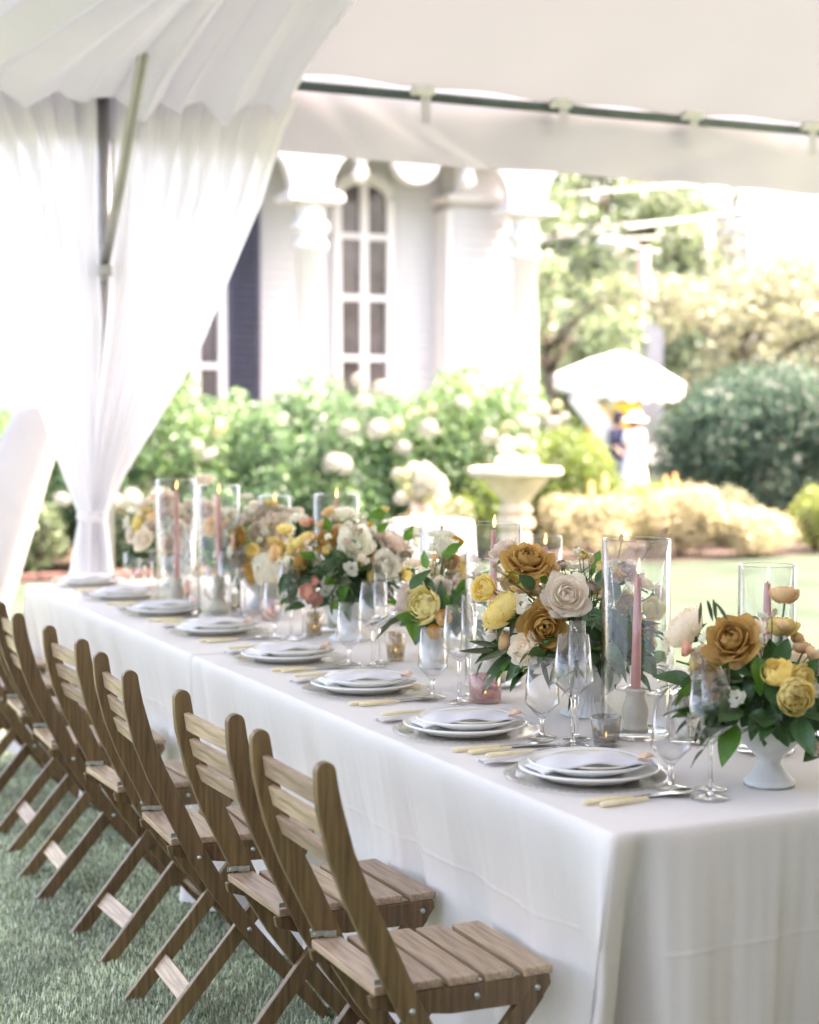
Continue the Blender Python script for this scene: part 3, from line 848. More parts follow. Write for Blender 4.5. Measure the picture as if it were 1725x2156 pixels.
for i, (x, y, h, lb) in enumerate([(26.4, 37.8, 6.9, 'pale utility pole left of the one with insulators'), (27.5, 37.4, 7.3, 'pale utility pole carrying white insulators at its top')]):
    t = thing('utility_pole', lb, 'utility pole', (x, y, 0), group='utility poles')
    MB().tube([(0, 0, 0), (0, 0, h)], [0.20, 0.16], 12).obj('post', 'grey_pole', t, True)
    MB().box((0, 0, h - 0.35), (1.7, 0.12, 0.12)).obj('crossarm', 'grey_pole', t, rot=(0, 0, -0.4))
    for k in range(4 if i else 2):
        MB().lathe([(0.05, 0), (0.13, 0.03), (0.13, 0.12), (0.06, 0.16), (0.12, 0.2), (0.10, 0.30), (0.01, 0.33)], 12).obj('insulator', 'trim', t, True, loc=(-0.7 + k * 0.45, 0.28 - k * .18, h - 0.28))
for i, (a, b_, sag, lb) in enumerate([((14.0, 38, 6.1), (26.4, 37.8, 6.9), 0.2, 'lowest overhead cable sloping up to the utility poles'), ((14.0, 37, 5.6), (26.4, 37.8, 6.5), 0.15, 'overhead cable below the top pair, behind the lamp head'),
                                     ((15, 34, 5.1), (30, 37.5, 7.6), 0.1, 'steep overhead cable crossing above the lamp'), ((15, 36, 6.4), (31, 36.5, 8.4), 0.1, 'uppermost overhead cable near the tent valance'), ((15, 33, 4.2), (34, 40, 5.0), 0.2, 'near level overhead cable behind the lamp post')]):
    a, b_ = Vector(a), Vector(b_)
    tag(MB().tube([a.lerp(b_, k / 12) - Vector((0, 0, sag * math.sin(math.pi * k / 12))) for k in range(13)], 0.035, 6).obj('overhead_cable', 'cable', None, True), lb, 'cable', 'overhead cables')
# far pale building at the top right
fb = thing('far_building', 'pale building glimpsed between trees at the top right', 'building', (34, 50, 0))
MB().box((0, 0, 3.2), (8, 5, 6.4)).obj('wall', 'trim', fb)
MB().extr([(-4.4, 6.4), (4.4, 6.4), (0, 8.2)], -2.8, 2.8).obj('roof', 'sign_grey', fb)
for k in range(4):
    MB().box((-2.8 + k * 1.9, -2.51, 4.4), (0.9, 0.06, 1.4)).obj('window', 'pane', fb)

# umbrella with scalloped valance
u = thing('patio_umbrella', 'white scalloped patio umbrella beyond the boxwood', 'umbrella', (15.93, 25.85, 0))
n_, R_ = 48, 1.13
V, F = [(0, 0, 2.76)], []
for j, (q, z) in enumerate([(0.12, 2.74), (0.5, 2.58), (1.0, 2.29), (1.02, 2.27), (1.025, 2.02)]):
    for k in range(n_):
        a = 2 * math.pi * k / n_
        flat = 1 - 0.06 * abs(math.sin(a * 4)) * q
        zz = z - 0.02 * abs(math.sin(a * 4)) * (j > 0)
        if j == 4:
            zz = 2.10 - 0.085 * abs(math.sin(a * 12))
        V.append((R_ * q * flat * math.cos(a), R_ * q * flat * math.sin(a), zz))
for k in range(n_):
    F.append((0, 1 + k, 1 + (k + 1) % n_))
for j in range(4):
    for k in range(n_):
        F.append((1 + j * n_ + k, 1 + (j + 1) * n_ + k, 1 + (j + 1) * n_ + (k + 1) % n_, 1 + j * n_ + (k + 1) % n_))
link('canopy', mesh('canopy', V, F), 'canvas', u, rot=(0.16, -0.05, 0.3), loc=(0, 0, -0.05))
MB().tube([(0, 0, 0), (0, 0, 2.66)], 0.022, 10).obj('pole', 'grey_pole', u, True)
MB().lathe([(0.0, 0.08), (0.2, 0.07), (0.24, 0.0)], 20).obj('base', 'grey_pole', u, True)
for k in range(8):
    a = 2 * math.pi * k / 8
    MB().tube([(0, 0, 2.2), (0.95 * R_ * math.cos(a), 0.95 * R_ * math.sin(a), 2.21)], 0.01, 5).obj('rib', 'grey_pole', u, True)
# white linen screen leaning under the umbrella
t = thing('canvas_screen', 'white canvas screen leaning below the umbrella', 'screen', (15.0, 25.3, 0), rz=-YAW)
MB().box((0, 0, 0), (0.36, 0.05, 1.3), Matrix.Rotation(rad(-38), 3, 'Y')).obj('panel', 'canvas', t, bevel=0.01, loc=(0.35, 0, 1.42))
MB().tube([(0.05, 0.04, 0), (0.5, 0.04, 1.3)], 0.02, 8).tube([(0.8, 0.04, 0), (0.5, 0.04, 1.3)], 0.02, 8).obj('stand', 'grey_pole', t)
t = thing('ochre_screen', 'ochre yellow panel standing behind the two guests', 'panel', (16.7, 26.9, 0), rz=-YAW)
MB().box((0, 0, 0.9), (1.0, 0.08, 1.8)).obj('panel', 'ochre', t, bevel=0.01)
MB().box((0, 0, 1.83), (1.06, 0.12, 0.06)).obj('rail', 'bark', t)

# ------------------------------------------------------------------ two guests far behind
def person(label, x, y, rz, shirt, lower, hat, h=1.62, dress=False):
    k = h / 1.7
    t = thing('person', label, 'person', (x, y, 0), rz, group='guests beyond the garden')
    J = {'pel': (0, 0, .92), 'wst': (0, .01, 1.08), 'chs': (0, .0, 1.30), 'nck': (0, .01, 1.45), 'hd0': (0, -.01, 1.53), 'hd1': (0, -.02, 1.64),
         'shL': (-.17, 0, 1.39), 'elL': (-.24, -.02, 1.13), 'wrL': (-.20, -.16, .97), 'haL': (-.17, -.22, .94), 'shR': (.17, 0, 1.39), 'elR': (.25, .02, 1.13), 'wrR': (.22, -.10, .92), 'haR': (.21, -.14, .85),
         'hpL': (-.09, 0, .86), 'knL': (-.10, -.02, .48), 'anL': (-.10, .02, .08), 'toL': (-.11, -.14, .03), 'hpR': (.09, 0, .86), 'knR': (.10, -.04, .48), 'anR': (.10, .0, .08), 'toR': (.11, -.16, .03)}
    Rr = {'pel': .125, 'wst': .115, 'chs': .135, 'nck': .055, 'hd0': .078, 'hd1': .088, 'sh': .06, 'el': .042, 'wr': .03, 'ha': .035, 'hp': .085, 'kn': .055, 'an': .038, 'to': .035}
    E = [('pel', 'wst'), ('wst', 'chs'), ('chs', 'nck'), ('nck', 'hd0'), ('hd0', 'hd1')]
    for s_ in 'LR':
        E += [('chs', 'sh' + s_), ('sh' + s_, 'el' + s_), ('el' + s_, 'wr' + s_), ('wr' + s_, 'ha' + s_), ('pel', 'hp' + s_), ('hp' + s_, 'kn' + s_), ('kn' + s_, 'an' + s_), ('an' + s_, 'to' + s_)]
    ks = list(J)
    me = bpy.data.meshes.new('body')
    me.from_pydata([Vector(J[q]) * k for q in ks], [(ks.index(a), ks.index(b_)) for a, b_ in E], [])
    o = link('body', me, 'skin', t)
    md = o.modifiers.new('skin', 'SKIN')
    for i, q in enumerate(ks):
        rr = Rr.get(q, Rr.get(q[:2], .05)) * k
        sv = me.skin_vertices[0].data[i]
        sv.radius = (rr, rr * (0.8 if q in ('chs', 'wst', 'pel') else 1))
        sv.use_root = q == 'pel'
    o.modifiers.new('sub', 'SUBSURF').render_levels = 1
    def tubes(name, pts, mat):
        b_ = MB()
        for a in pts:
            b_.tube([Vector(p) * k for p, _ in a], [r * k for _, r in a], 16)
        return b_.obj(name, mat, t, True)
    if dress:
        tubes('dress', [[((0, 0, 1.44), .07), ((0, 0, 1.38), .175), ((0, 0, 1.25), .16), ((0, 0, 1.08), .135), ((0, 0, .9), .18), ((0, 0, .5), .24), ((0, 0, .2), .28)],
                        [((-.15, 0, 1.38), .07), ((-.23, -.01, 1.18), .065)], [((.15, 0, 1.38), .07), ((.24, .01, 1.18), .065)]], shirt)
    else:
        tubes('shirt', [[((0, 0, 1.45), .07), ((0, 0, 1.39), .18), ((0, 0, 1.22), .17), ((0, 0, 1.0), .155), ((0, 0, .88), .16)], [((-.15, 0, 1.39), .075), ((-.25, -.02, 1.11), .06)], [((.15, 0, 1.39), .075), ((.26, .02, 1.11), .06)]], shirt)
        tubes('trousers', [[((-.085, 0, .92), .105), ((-.10, -.02, .48), .075), ((-.10, .02, .08), .065)], [((.085, 0, .92), .105), ((.10, -.04, .48), .075), ((.10, 0, .08), .065)]], lower)
    hb_ = MB()
    if hat == 'cap':
        hb_.lathe([(.105, 0), (.108, .05), (.085, .10), (.03, .125), (.002, .128)], 16, (0, -.015 * k, 1.615 * k)).box((0, -.15 * k, 1.62 * k), (.15, .13, .015))
        hb_.obj('cap', 'navy', t, True)
    else:
        hb_.lathe([(.22, -.02), (.20, 0), (.108, .01), (.108, .07), (.09, .11), (.002, .12)], 20, (0, -.015 * k, 1.615 * k))
        hb_.obj('hat', 'white_cotton', t, True)
    MB().lathe([(.06, -.13), (.095, -.06), (.10, .02), (.07, .09), (.01, .105)], 14, (0, .015 * k, 1.60 * k)).obj('hair', 'hair', t, True)
    return t
person('person in a navy top and dark cap standing under the umbrella', 15.45, 24.75, 0.5, 'navy', 'navy', 'cap', 1.58)
person('person in a white dress and white hat beside the dark bush', 15.15, 23.75, 0.2, 'white_cotton', None, 'hat', 1.56, True)

# ------------------------------------------------------------------ stone basin, guest table with flowers
t = thing('stone_basin', 'pale stone pedestal basin on the lawn in front of the shrubs', 'basin', (6.69, 12.33, 0))
MB().lathe([(0.22, 0.0), (0.22, 0.08), (0.15, 0.10), (0.14, 0.50), (0.12, 0.53), (0.17, 0.58), (0.17, 0.64), (0.11, 0.67)], 8).obj('pedestal', 'stone', t)
MB().lathe([(0.10, 0.66), (0.145, 0.69), (0.15, 0.73), (0.10, 0.76), (0.13, 0.80), (0.225, 0.91), (0.30, 0.99), (0.335, 1.01), (0.005, 1.0)], 40, flute=0.05, nf=18, fl0=3, fl1=6).obj('bowl', 'stone', t, True)
MB().lathe([(0.30, 0.985), (0.385, 1.0), (0.40, 1.03), (0.385, 1.065), (0.36, 1.07), (0.355, 1.05), (0.005, 1.05)], 40).obj('rim', 'stone', t, True)
for i, (dx_, lb) in enumerate([(-0.12, 'white pillar candle on the stone basin, left of three'), (0.0, 'white pillar candle on the stone basin, middle of three'), (0.12, 'white pillar candle on the stone basin, right of three')]):
    c = thing('pillar_candle', lb, 'candle', (6.69 + dx_ * RIGHT.x - 0.1 * FWD.x, 12.33 + dx_ * RIGHT.y - 0.1 * FWD.y, 1.05), group='pillar candles on the basin')
    MB().lathe([(0.001, 0), (0.05, 0), (0.05, 0.10), (0.045, 0.105), (0.001, 0.10)], 18).obj('wax', 'wax_white', c, True)
    MB().tube([(0, 0, 0.1), (0.002, 0, 0.118)], 0.0015, 5).obj('wick', 'wick', c)
t = thing('basin_flowers', 'two white blooms standing above the candles on the basin', 'flowers', (6.69, 12.36, 1.05), group=None)
MB().lathe([(0.001, 0), (0.04, 0), (0.045, 0.12), (0.03, 0.13)], 14).obj('vase', 'trim', t, True)
for dx_, z, s_ in ((-0.06, 0.20, 0.085), (0.07, 0.23, 0.06)):
    link('bloom', HYD[0], None, t, loc=(dx_ * RIGHT.x, dx_ * RIGHT.y, z), scale=s_)
    MB().tube([(0, 0, 0.05), (dx_ * RIGHT.x, dx_ * RIGHT.y, z)], 0.004, 5).obj('stem', 'stem', t)

t = thing('round_table', 'round table under a white cloth on the lawn, behind the third urn', 'table', (4.98, 10.42, 0))
prof = [(0.001, 0.765), (0.30, 0.768), (0.44, 0.768), (0.455, 0.755)]
MB().lathe([(0.45, 0.0), (0.45, 0.01)], 8).mesh('x')
V, F = [], []
nn = 72
rings = [(0.001, .768, 0), (0.285, .768, 0), (0.297, .76, 0), (0.303, .72, .004), (0.315, .4, .02), (0.33, .02, .035)]
for (r_, z, a_) in rings:
    for k in range(nn):
        th = 2 * math.pi * k / nn
        q = r_ + a_ * math.sin(th * 12) + a_ * .4 * math.sin(th * 7 + 1)
        V.append((q * math.cos(th), q * math.sin(th), z))
for i in range(len(rings) - 1):
    for k in range(nn):
        F.append((i * nn + k, i * nn + (k + 1) % nn, (i + 1) * nn + (k + 1) % nn, (i + 1) * nn + k))
link('tablecloth', mesh('tablecloth', V, F, True), 'linen', t)
MB().lathe([(0.28, 0.74), (0.28, 0.757), (0.001, 0.757)], 32).obj('tabletop', 'bark', t)
MB().tube([(0, 0, 0), (0, 0, 0.74)], 0.04, 10).obj('leg', 'steel', t)
t = thing('white_bouquet', 'white hydrangea bouquet in a pink vase on the round table', 'flowers', (4.92, 10.42, 0.77))
MB().lathe([(0.001, 0), (0.05, 0), (0.075, 0.06), (0.07, 0.11), (0.05, 0.125)], 18).obj('vase', 'rose_glass', t, True)
rr = random.Random(5)
for i, (dx_, z, s_) in enumerate([(-.13, .30, .062), (-.06, .34, .07), (.04, .30, .085), (.10, .25, .08), (-.10, .20, .065), (0, .22, .085), (.13, .18, .06), (-.15, .16, .05), (.05, .15, .07), (-.04, .15, .06), (.02, .36, .05), (-.17, .32, .045)]):
    dy_ = rr.uniform(-.07, .07)
    q = Vector((dx_ * RIGHT.x + dy_ * FWD.x, dx_ * RIGHT.y + dy_ * FWD.y, z - 0.0))
    fl = link('bloom', HYD[i % 2] if i % 4 else HYG[0], None, t, loc=q, scale=s_, rot=(rr.uniform(-.6, .6), rr.uniform(-.6, .6), 0))
    MB().tube([(0, 0, 0.08), q * 0.6 + Vector((0, 0, 0.05)), q], 0.004, 5).obj('stem', 'stem', t)

# white wrapped panel leaning at the far left
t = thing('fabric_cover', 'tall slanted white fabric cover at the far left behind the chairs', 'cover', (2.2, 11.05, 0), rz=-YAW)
V, F = [], []
for j, z in enumerate(np.linspace(0, 1, 24)):
    zz = 1.615 * z
    cx = -0.40 + 0.66 * z
    hw = 0.32 - 0.155 * z
    if z > 0.93:
        hw *= 1 - ((z - .93) / .07) ** 2 * 0.25
    for k in range(20):
        a = 2 * math.pi * k / 20
        ca, sa = math.cos(a), math.sin(a)
        V.append((cx + hw * math.copysign(abs(ca) ** 0.45, ca), 0.14 * (1 - .4 * z) * math.copysign(abs(sa) ** 0.45, sa) + 0.01 * math.sin(3 * a + 4 * z), zz))
for j in range(23):
    for k in range(20):
        F.append((j * 20 + k, j * 20 + (k + 1) % 20, (j + 1) * 20 + (k + 1) % 20, (j + 1) * 20 + k))
F.append(tuple(range(23 * 20, 24 * 20)))
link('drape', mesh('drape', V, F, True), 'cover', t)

# ------------------------------------------------------------------ banquet table linen
TX0, TX1, TY0, TY1, TY2, TZ = 1.4935, 2.70, 2.40, 4.785, 7.17, 0.765
def cloth(name, label, x0, x1, y0, y1, seed, flares):
    r = np.random.default_rng(seed)
    R_ = 0.014
    P, Nn = [], []
    def side(a, b_, nrm):
        a, b_ = np.array(a), np.array(b_)
        m = int(np.linalg.norm(b_ - a) / 0.009)
        for k in range(m):
            P.append(a + (b_ - a) * k / m)
            Nn.append(nrm)
    def arc(c, a0):
        for k in range(16):
            t = a0 + math.pi / 2 * k / 16
            Nn.append((math.cos(t), math.sin(t)))
            P.append(np.array(c) + R_ * np.array(Nn[-1]))
    side((x0 + R_, y0), (x1 - R_, y0), (0, -1)); arc((x1 - R_, y0 + R_), -math.pi / 2)
    side((x1, y0 + R_), (x1, y1 - R_), (1, 0)); arc((x1 - R_, y1 - R_), 0)
    side((x1 - R_, y1), (x0 + R_, y1), (0, 1)); arc((x0 + R_, y1 - R_), math.pi / 2)
    side((x0, y1 - R_), (x0, y0 + R_), (-1, 0)); arc((x0 + R_, y0 + R_), math.pi)
    P, Nn = np.array(P), np.array(Nn)
    n = len(P)
    seg = np.linalg.norm(np.roll(P, -1, 0) - P, axis=1)
    s_ = np.concatenate([[0], np.cumsum(seg)[:-1]])
    Ltot = seg.sum()
    fold = np.zeros(n)
    for k in range(11, 64):
        fold += r.normal() * np.sin(2 * np.pi * k * s_ / Ltot + r.uniform(0, 6.28)) / (1 + abs(k - 22) / 12)
    fold /= np.abs(fold).max()
    fold = np.sign(fold) * np.abs(fold) ** 0.8
    fold = np.where(np.abs(Nn[:, 1]) > 0.9, fold * 0.5, fold)       # the ends hang flatter than the sides
    wr_ = sum(r.normal() * np.sin(2 * np.pi * k * s_ / Ltot + r.uniform(0, 6.28)) for k in range(60, 190, 3)) / 5
    rows = [(-0.012, 0.0), (-0.007, 0.0004), (-0.003, 0.003), (0.0, 0.009), (0.002, 0.02)] + [(0.002, d) for d in np.concatenate([np.arange(0.04, 0.21, 0.02), np.arange(0.212, 0.242, 0.003), np.arange(0.26, 0.50, 0.024), np.arange(0.502, 0.53, 0.004), np.linspace(0.54, 0.735, 10)])]
    V = []
    for off, d in rows:
        q = off + (0.135 * (d / 0.7) ** 1.4) * (fold - 0.20) + 0.0010 * wr_ * min(1, d / .15)
        q = q + 0.0009 * math.exp(-((d - 0.227) / 0.004) ** 2) - 0.012 * d
        tuck = np.clip((d - 0.03) / 0.24, 0, 1)            # pushed under the table edge where the seats slide in
        q = q - np.where(np.abs(Nn[:, 0]) > 0.9, 0.038 * tuck, 0)
        pt = P + Nn * q[:, None]
        for (cx, cy, dx_, dy_, amp, sg, shift) in flares:
            # corner point along the perimeter
            c = np.argmin((P[:, 0] - cx) ** 2 + (P[:, 1] - cy) ** 2)
            ds = (s_ - s_[c] - shift + Ltot / 2) % Ltot - Ltot / 2
            lo = np.clip((ds + sg * 1.5) / (sg * 1.5), 0, 1)
            hi = np.clip(1 - ds / (sg * 0.62), 0, 1)
            g_ = np.where(ds < 0, lo ** 1.7, hi ** 1.25) * (d ** 1.05)
            pin = np.exp(-((ds - sg * 0.95) / (sg * 0.30)) ** 2) * min(d, .35) * 0.34 * (amp / .4)
            bulge = np.exp(-((ds - sg * 2.1) / (sg * 0.6)) ** 2) * d * 0.07
            pt = pt + np.outer(g_ * amp, (dx_, dy_)) + Nn * (bulge - pin)[:, None]
        V.append(np.column_stack([pt, np.full(n, TZ - d)]))
    V = np.concatenate(V)
    faces = []
    m = len(rows)
    K = np.arange(n)
    F = np.concatenate([np.stack([i * n + K, (i + 1) * n + K, (i + 1) * n + (K + 1) % n, i * n + (K + 1) % n], 1) for i in range(m - 1)])
    me = mesh(name, V, [tuple(q) for q in F] + [tuple(range(n))], True)
    tag(link(name, me, 'linen'), label, 'tablecloth', 'white linen tablecloths')
cloth('tablecloth', 'white linen tablecloth draped over the near half of the long table', TX0, TX1, TY0, TY1, 4,
      [(TX0, TY0, -0.86, -0.34, 0.40, 0.085, -0.02), (TX1, TY0, .7, -.7, 0.3, 0.09, 0), (TX0, TY1, -0.8, 0.1, 0.16, 0.06, 0.02), (TX1, TY1, 0.8, 0.1, 0.16, 0.06, 0)])
cloth('tablecloth', 'white linen tablecloth draped over the far half of the long table', TX0, TX1, TY1 + 0.012, TY2, 9,
      [(TX0, TY1, -0.6, 0.0, 0.08, 0.05, -0.02), (TX1, TY1, .6, 0, 0.1, 0.06, 0), (TX0, TY2, -0.4, 0.3, 0.14, 0.07, 0), (TX1, TY2, 0.5, 0.5, 0.2, 0.07, 0)])

# ------------------------------------------------------------------ folding chairs (seat faces +x, origin below the near stile top)
CW = 0.327
STILE = [(0.0, 0.872), (0.003, 0.84), (0.008, 0.808), (0.030, 0.722), (0.062, 0.640), (0.098, 0.566), (0.130, 0.498), (0.160, 0.434), (0.212, 0.346), (0.280, 0.250), (0.350, 0.163), (0.420, 0.080), (0.484, 0.0)]
def stile_poly():
    pts = [Vector((a, b_)) for a, b_ in STILE]
    Lf, Rt = [], []
    for i, p in enumerate(pts):
        d = (pts[min(i + 1, len(pts) - 1)] - pts[max(i - 1, 0)]).normalized()
        nrm = Vector((-d.y, d.x))
        w_ = 0.0185 + 0.006 * math.sin(math.pi * min(1, i / 9))
        Lf.append(p + nrm * w_)
        Rt.append(p - nrm * w_)
    top = [pts[0] + Vector((0.0185 * math.cos(a), 0.0185 * math.sin(a))) for a in np.linspace(0.15, math.pi - 0.15, 8)]
    Rt[-1] = Vector((Rt[-1].x - 0.0, 0.0))
    Lf[-1] = Vector((Lf[-1].x, 0.0))
    left_first = Lf if Lf[0].x > Rt[0].x else Rt
    right = Rt if left_first is Lf else Lf
    poly = [tuple(p) for p in top] + [tuple(p) for p in right[0:]] + [tuple(p) for p in reversed(left_first)]
    return poly
def prism_y(poly, y0, y1):
    return MB().extr(poly, y0, y1)
def chair_proto():
    t = thing('folding_chair', 'x', 'chair')
    sp = stile_poly()
    for y in (0.0, CW):
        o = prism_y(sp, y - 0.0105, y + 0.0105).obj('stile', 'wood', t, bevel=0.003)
        smooth_angle(o, 30)
        for (bx_, bz_) in ((0.160, 0.434), (0.283, 0.247)):
            MB().lathe([(0.006, -0.0), (0.006, 0.0025), (0.0045, 0.005), (0.0005, 0.006)], 10).obj('bolt', 'zinc', o, True, loc=(bx_, y - 0.0105 if y == 0 else y - 0.0105, bz_), rot=(math.pi / 2, 0, 0))
    # back slats
    for k, zc in enumerate((0.822, 0.765, 0.708)):
        xc = np.interp(-zc, [-b_ for _, b_ in STILE], [a for a, _ in STILE])
        MB().box((0, 0, 0), (0.013, CW - 0.021, 0.040)).obj('back_slat', 'wood_y', t, bevel=0.003, loc=(xc + 0.004, CW / 2, zc), rot=(0, rad(-8 - 6 * k), 0))
    # seat boards on two rails
    for k in range(5):
        MB().box((0, 0, 0), (0.060, CW - 0.026, 0.016)).obj('seat_board', 'wood_y', t, bevel=0.003, loc=(0.128 + 0.0735 * k + (0.006 if k == 4 else 0), CW / 2, 0.470 - 0.002 * k))
    b_ = t.children
    for y in (0.022, CW - 0.022):
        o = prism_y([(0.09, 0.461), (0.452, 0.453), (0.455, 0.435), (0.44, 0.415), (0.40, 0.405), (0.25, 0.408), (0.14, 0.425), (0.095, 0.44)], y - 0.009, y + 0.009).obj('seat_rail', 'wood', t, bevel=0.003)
        for (bx_, bz_) in ((0.425, 0.432), (0.30, 0.435)):
            MB().lathe([(0.006, 0), (0.006, 0.0025), (0.004, 0.005), (0.0005, 0.0055)], 10).obj('bolt', 'zinc', o, True, loc=(bx_, y - 0.009, bz_), rot=(math.pi / 2, 0, 0))
    for k in range(5):
        for y in (0.028, CW - 0.028):
            for dx_ in (-0.014, 0.014):
                pass
    # rear-reaching legs, from the seat front to the back feet
    a, b2 = Vector((0.425, 0.425)), Vector((0.068, 0.0))
    d = (b2 - a).normalized()
    ang = math.atan2(d.x, -d.y)
    nrm = Vector((-d.y, d.x))
    for y in (0.0215, CW - 0.0215):
        w_ = 0.0195
        poly = [tuple(a + nrm * w_), tuple(a - d * 0.012), tuple(a - nrm * w_)]
        e1, e2 = b2 - nrm * w_, b2 + nrm * w_
        e1 = e1 + d * (-e1.y / d.y) if True else e1
        e2 = e2 + d * (-e2.y / d.y)
        poly += [tuple(e1), tuple(e2)]
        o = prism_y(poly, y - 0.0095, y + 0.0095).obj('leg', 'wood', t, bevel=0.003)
    # low stretcher between the back feet, lying on the legs' upper edge
    c = b2 - d * 0.115
    R3 = Matrix.Rotation(-(math.atan2(d.y, d.x) + math.pi), 3, 'Y')
    MB().box((0, 0, 0), (0.048, CW - 0.063, 0.013), R3).obj('stretcher', 'wood_y', t, bevel=0.002, loc=(c.x, CW / 2, c.y))
    # stretcher between the front feet
    MB().box((0, 0, 0), (0.042, CW - 0.022, 0.013), Matrix.Rotation(rad(50), 3, 'Y')).obj('stretcher', 'wood_y', t, bevel=0.002, loc=(0.405, CW / 2, 0.098))
    # galvanised hook plates
    for y, s_ in ((CW - 0.0125, -1), (0.0125, 1)):
        o = MB().box((0, 0, 0), (0.030, 0.003, 0.013)).box((0.020, s_ * 0.006, 0.0), (0.012, 0.012, 0.013)).box((0.034, s_ * 0.011, -0.001), (0.022, 0.003, 0.015)).obj('hook_plate', 'zinc', t, bevel=0.001, loc=(0.110, y, 0.487), scale=0.82)
        MB().lathe([(0.0038, 0), (0.003, 0.002), (0.0004, 0.0025)], 8).obj('screw', 'steel', o, True, loc=(-0.006, s_ * 0.002, 0), rot=(math.pi / 2 * -s_, 0, 0))
    return t
CH = chair_proto()
# screw heads on the seat boards
sc_me = MB().lathe([(0.0034, 0), (0.003, 0.0006), (0.0004, 0.0007)], 8).mesh('screw', True)
sc_me.materials.append(MT['worn_edge'])
for ch in [c for c in CH.children if c.name.startswith('seat_board')]:
    for y in (-1, 1):
        for dx_ in (-0.014, 0.014):
            link('screw', sc_me, None, ch, loc=(dx_, y * (CW / 2 - 0.034), 0.0081))
chair_spots = [(1.0484, 2.611, 0.0), (1.060, 3.1155, 0.03), (1.024, 3.764, -0.045), (1.056, 4.36, 0.04), (1.026, 5.03, -0.03), (1.06, 5.64, -0.04), (1.04, 6.22, 0.02), (1.05, 6.80, 0.0)]
clab = ['nearest wooden folding chair, its slatted seat fully in view at the bottom', 'second wooden folding chair from the camera along the table', 'third wooden folding chair from the camera, hook plate showing',
        'fourth wooden folding chair from the camera, near the cloth joint', 'fifth wooden folding chair from the camera, left side of the picture', 'sixth wooden folding chair from the camera, cut by the left edge',
        'seventh wooden folding chair from the camera, mostly outside the left edge', 'eighth and farthest wooden folding chair, only its front legs in view']
for i, (x, y, rz) in enumerate(chair_spots):
    c = CH if i == 0 else copy_tree(CH)
    c.location, c.rotation_euler = (x, y, 0), (0, 0, rz)
    tag(c, clab[i], 'chair', 'wooden folding chairs on the near side')
for i, (x, y, rz, lb) in enumerate([(2.92, 3.80, math.pi - 0.29, 'wooden folding chair across the table at the right edge, behind the near urn')]):
    c = copy_tree(CH)
    c.location, c.rotation_euler = (x, y, 0), (0, 0, rz)
    tag(c, lb, 'chair', 'wooden folding chairs across the table')

# ------------------------------------------------------------------ tableware
ZT = TZ + 0.0015
def lathe_me(name, prof, mat, n=48, **kw):
    me = MB().lathe(prof, n, **kw).mesh(name, True)
    me.materials.append(MT[mat])
    return me
def plate_prof(R, h, well=0.66, th=0.004):
    return [(0.001, 0.002), (R * well * 0.9, 0.002), (R * well, 0.0), (R * well * 1.03, 0.003), (R * 0.93, h * 0.72), (R, h), (R * 1.002, h + th * .5), (R * 0.992, h + th), (R * 0.93, h * 0.72 + th * 1.1), (R * well, 0.003 + th), (0.001, 0.003 + th * .9)]
charger_me = lathe_me('dish', [(0.001, 0.0015), (0.12, 0.0015), (0.152, 0.005), (0.166, 0.0075), (0.168, 0.009), (0.166, 0.0105), (0.150, 0.008), (0.12, 0.0045), (0.001, 0.0045)], 'dish', 64)
bd = MB()
for k in range(64):
    a = 2 * math.pi * k / 64
    c = (0.1665 * math.cos(a), 0.1665 * math.sin(a), 0.0095)
    bd.lathe([(0.0006, -0.0032), (0.003, -0.0016), (0.0034, 0.0), (0.003, 0.0016), (0.0006, 0.0032)], 6, c)
beads_me = bd.mesh('bead_rim', True)
beads_me.materials.append(MT['dish'])
dinner_me = lathe_me('dinner_plate', plate_prof(0.140, 0.017, 0.70, 0.0045), 'china', 64)
salad_me = lathe_me('salad_plate', plate_prof(0.118, 0.019, 0.60, 0.004), 'china', 64)
bowl_me = lathe_me('bread_plate', plate_prof(0.088, 0.010, 0.72, 0.003), 'china_cream', 56)
# folded napkin draped across the stack
def napkin_mesh(seed):
    r = np.random.default_rng(seed)
    u = np.linspace(-1, 1, 34)
    v = np.linspace(-1, 1, 22)
    U, Vv = np.meshgrid(u, v, indexing='ij')
    X = Vv * 0.052 * (1 + 0.06 * np.sin(3 * U)) + 0.010 * U
    Y = U * 0.114
    Z = 0.006 * np.cos(U * 2.1) - 0.030 * np.clip(np.abs(U) - 0.62, 0, 1) ** 1.3 + 0.0025 * np.sin(7 * U + 2 * Vv) + 0.004 * (1 - Vv ** 2) + 0.012 * np.clip(U - .4, 0, 1)
    n, m = X.shape
    V = np.concatenate([np.stack([X, Y, Z + .002], -1).reshape(-1, 3), np.stack([X, Y, Z - .002], -1).reshape(-1, 3)])
    I = np.arange(n * m).reshape(n, m)
    F = np.concatenate([np.stack([I[:-1, :-1], I[1:, :-1], I[1:, 1:], I[:-1, 1:]], -1).reshape(-1, 4), np.stack([I[:-1, 1:], I[1:, 1:], I[1:, :-1], I[:-1, :-1]], -1).reshape(-1, 4) + n * m])
    edge = list(I[:, 0]) + list(I[-1, 1:]) + list(I[-2::-1, -1]) + list(I[0, -2:0:-1])
    e2 = edge[1:] + edge[:1]
    F2 = np.array([(b_, a, a + n * m, b_ + n * m) for a, b_ in zip(edge, e2)])
    me = fast_mesh('napkin', V, np.concatenate([F, F2]), True)
    me.materials.append(MT['napkin'])
    return me
NAP = [napkin_mesh(s) for s in (1, 2)]
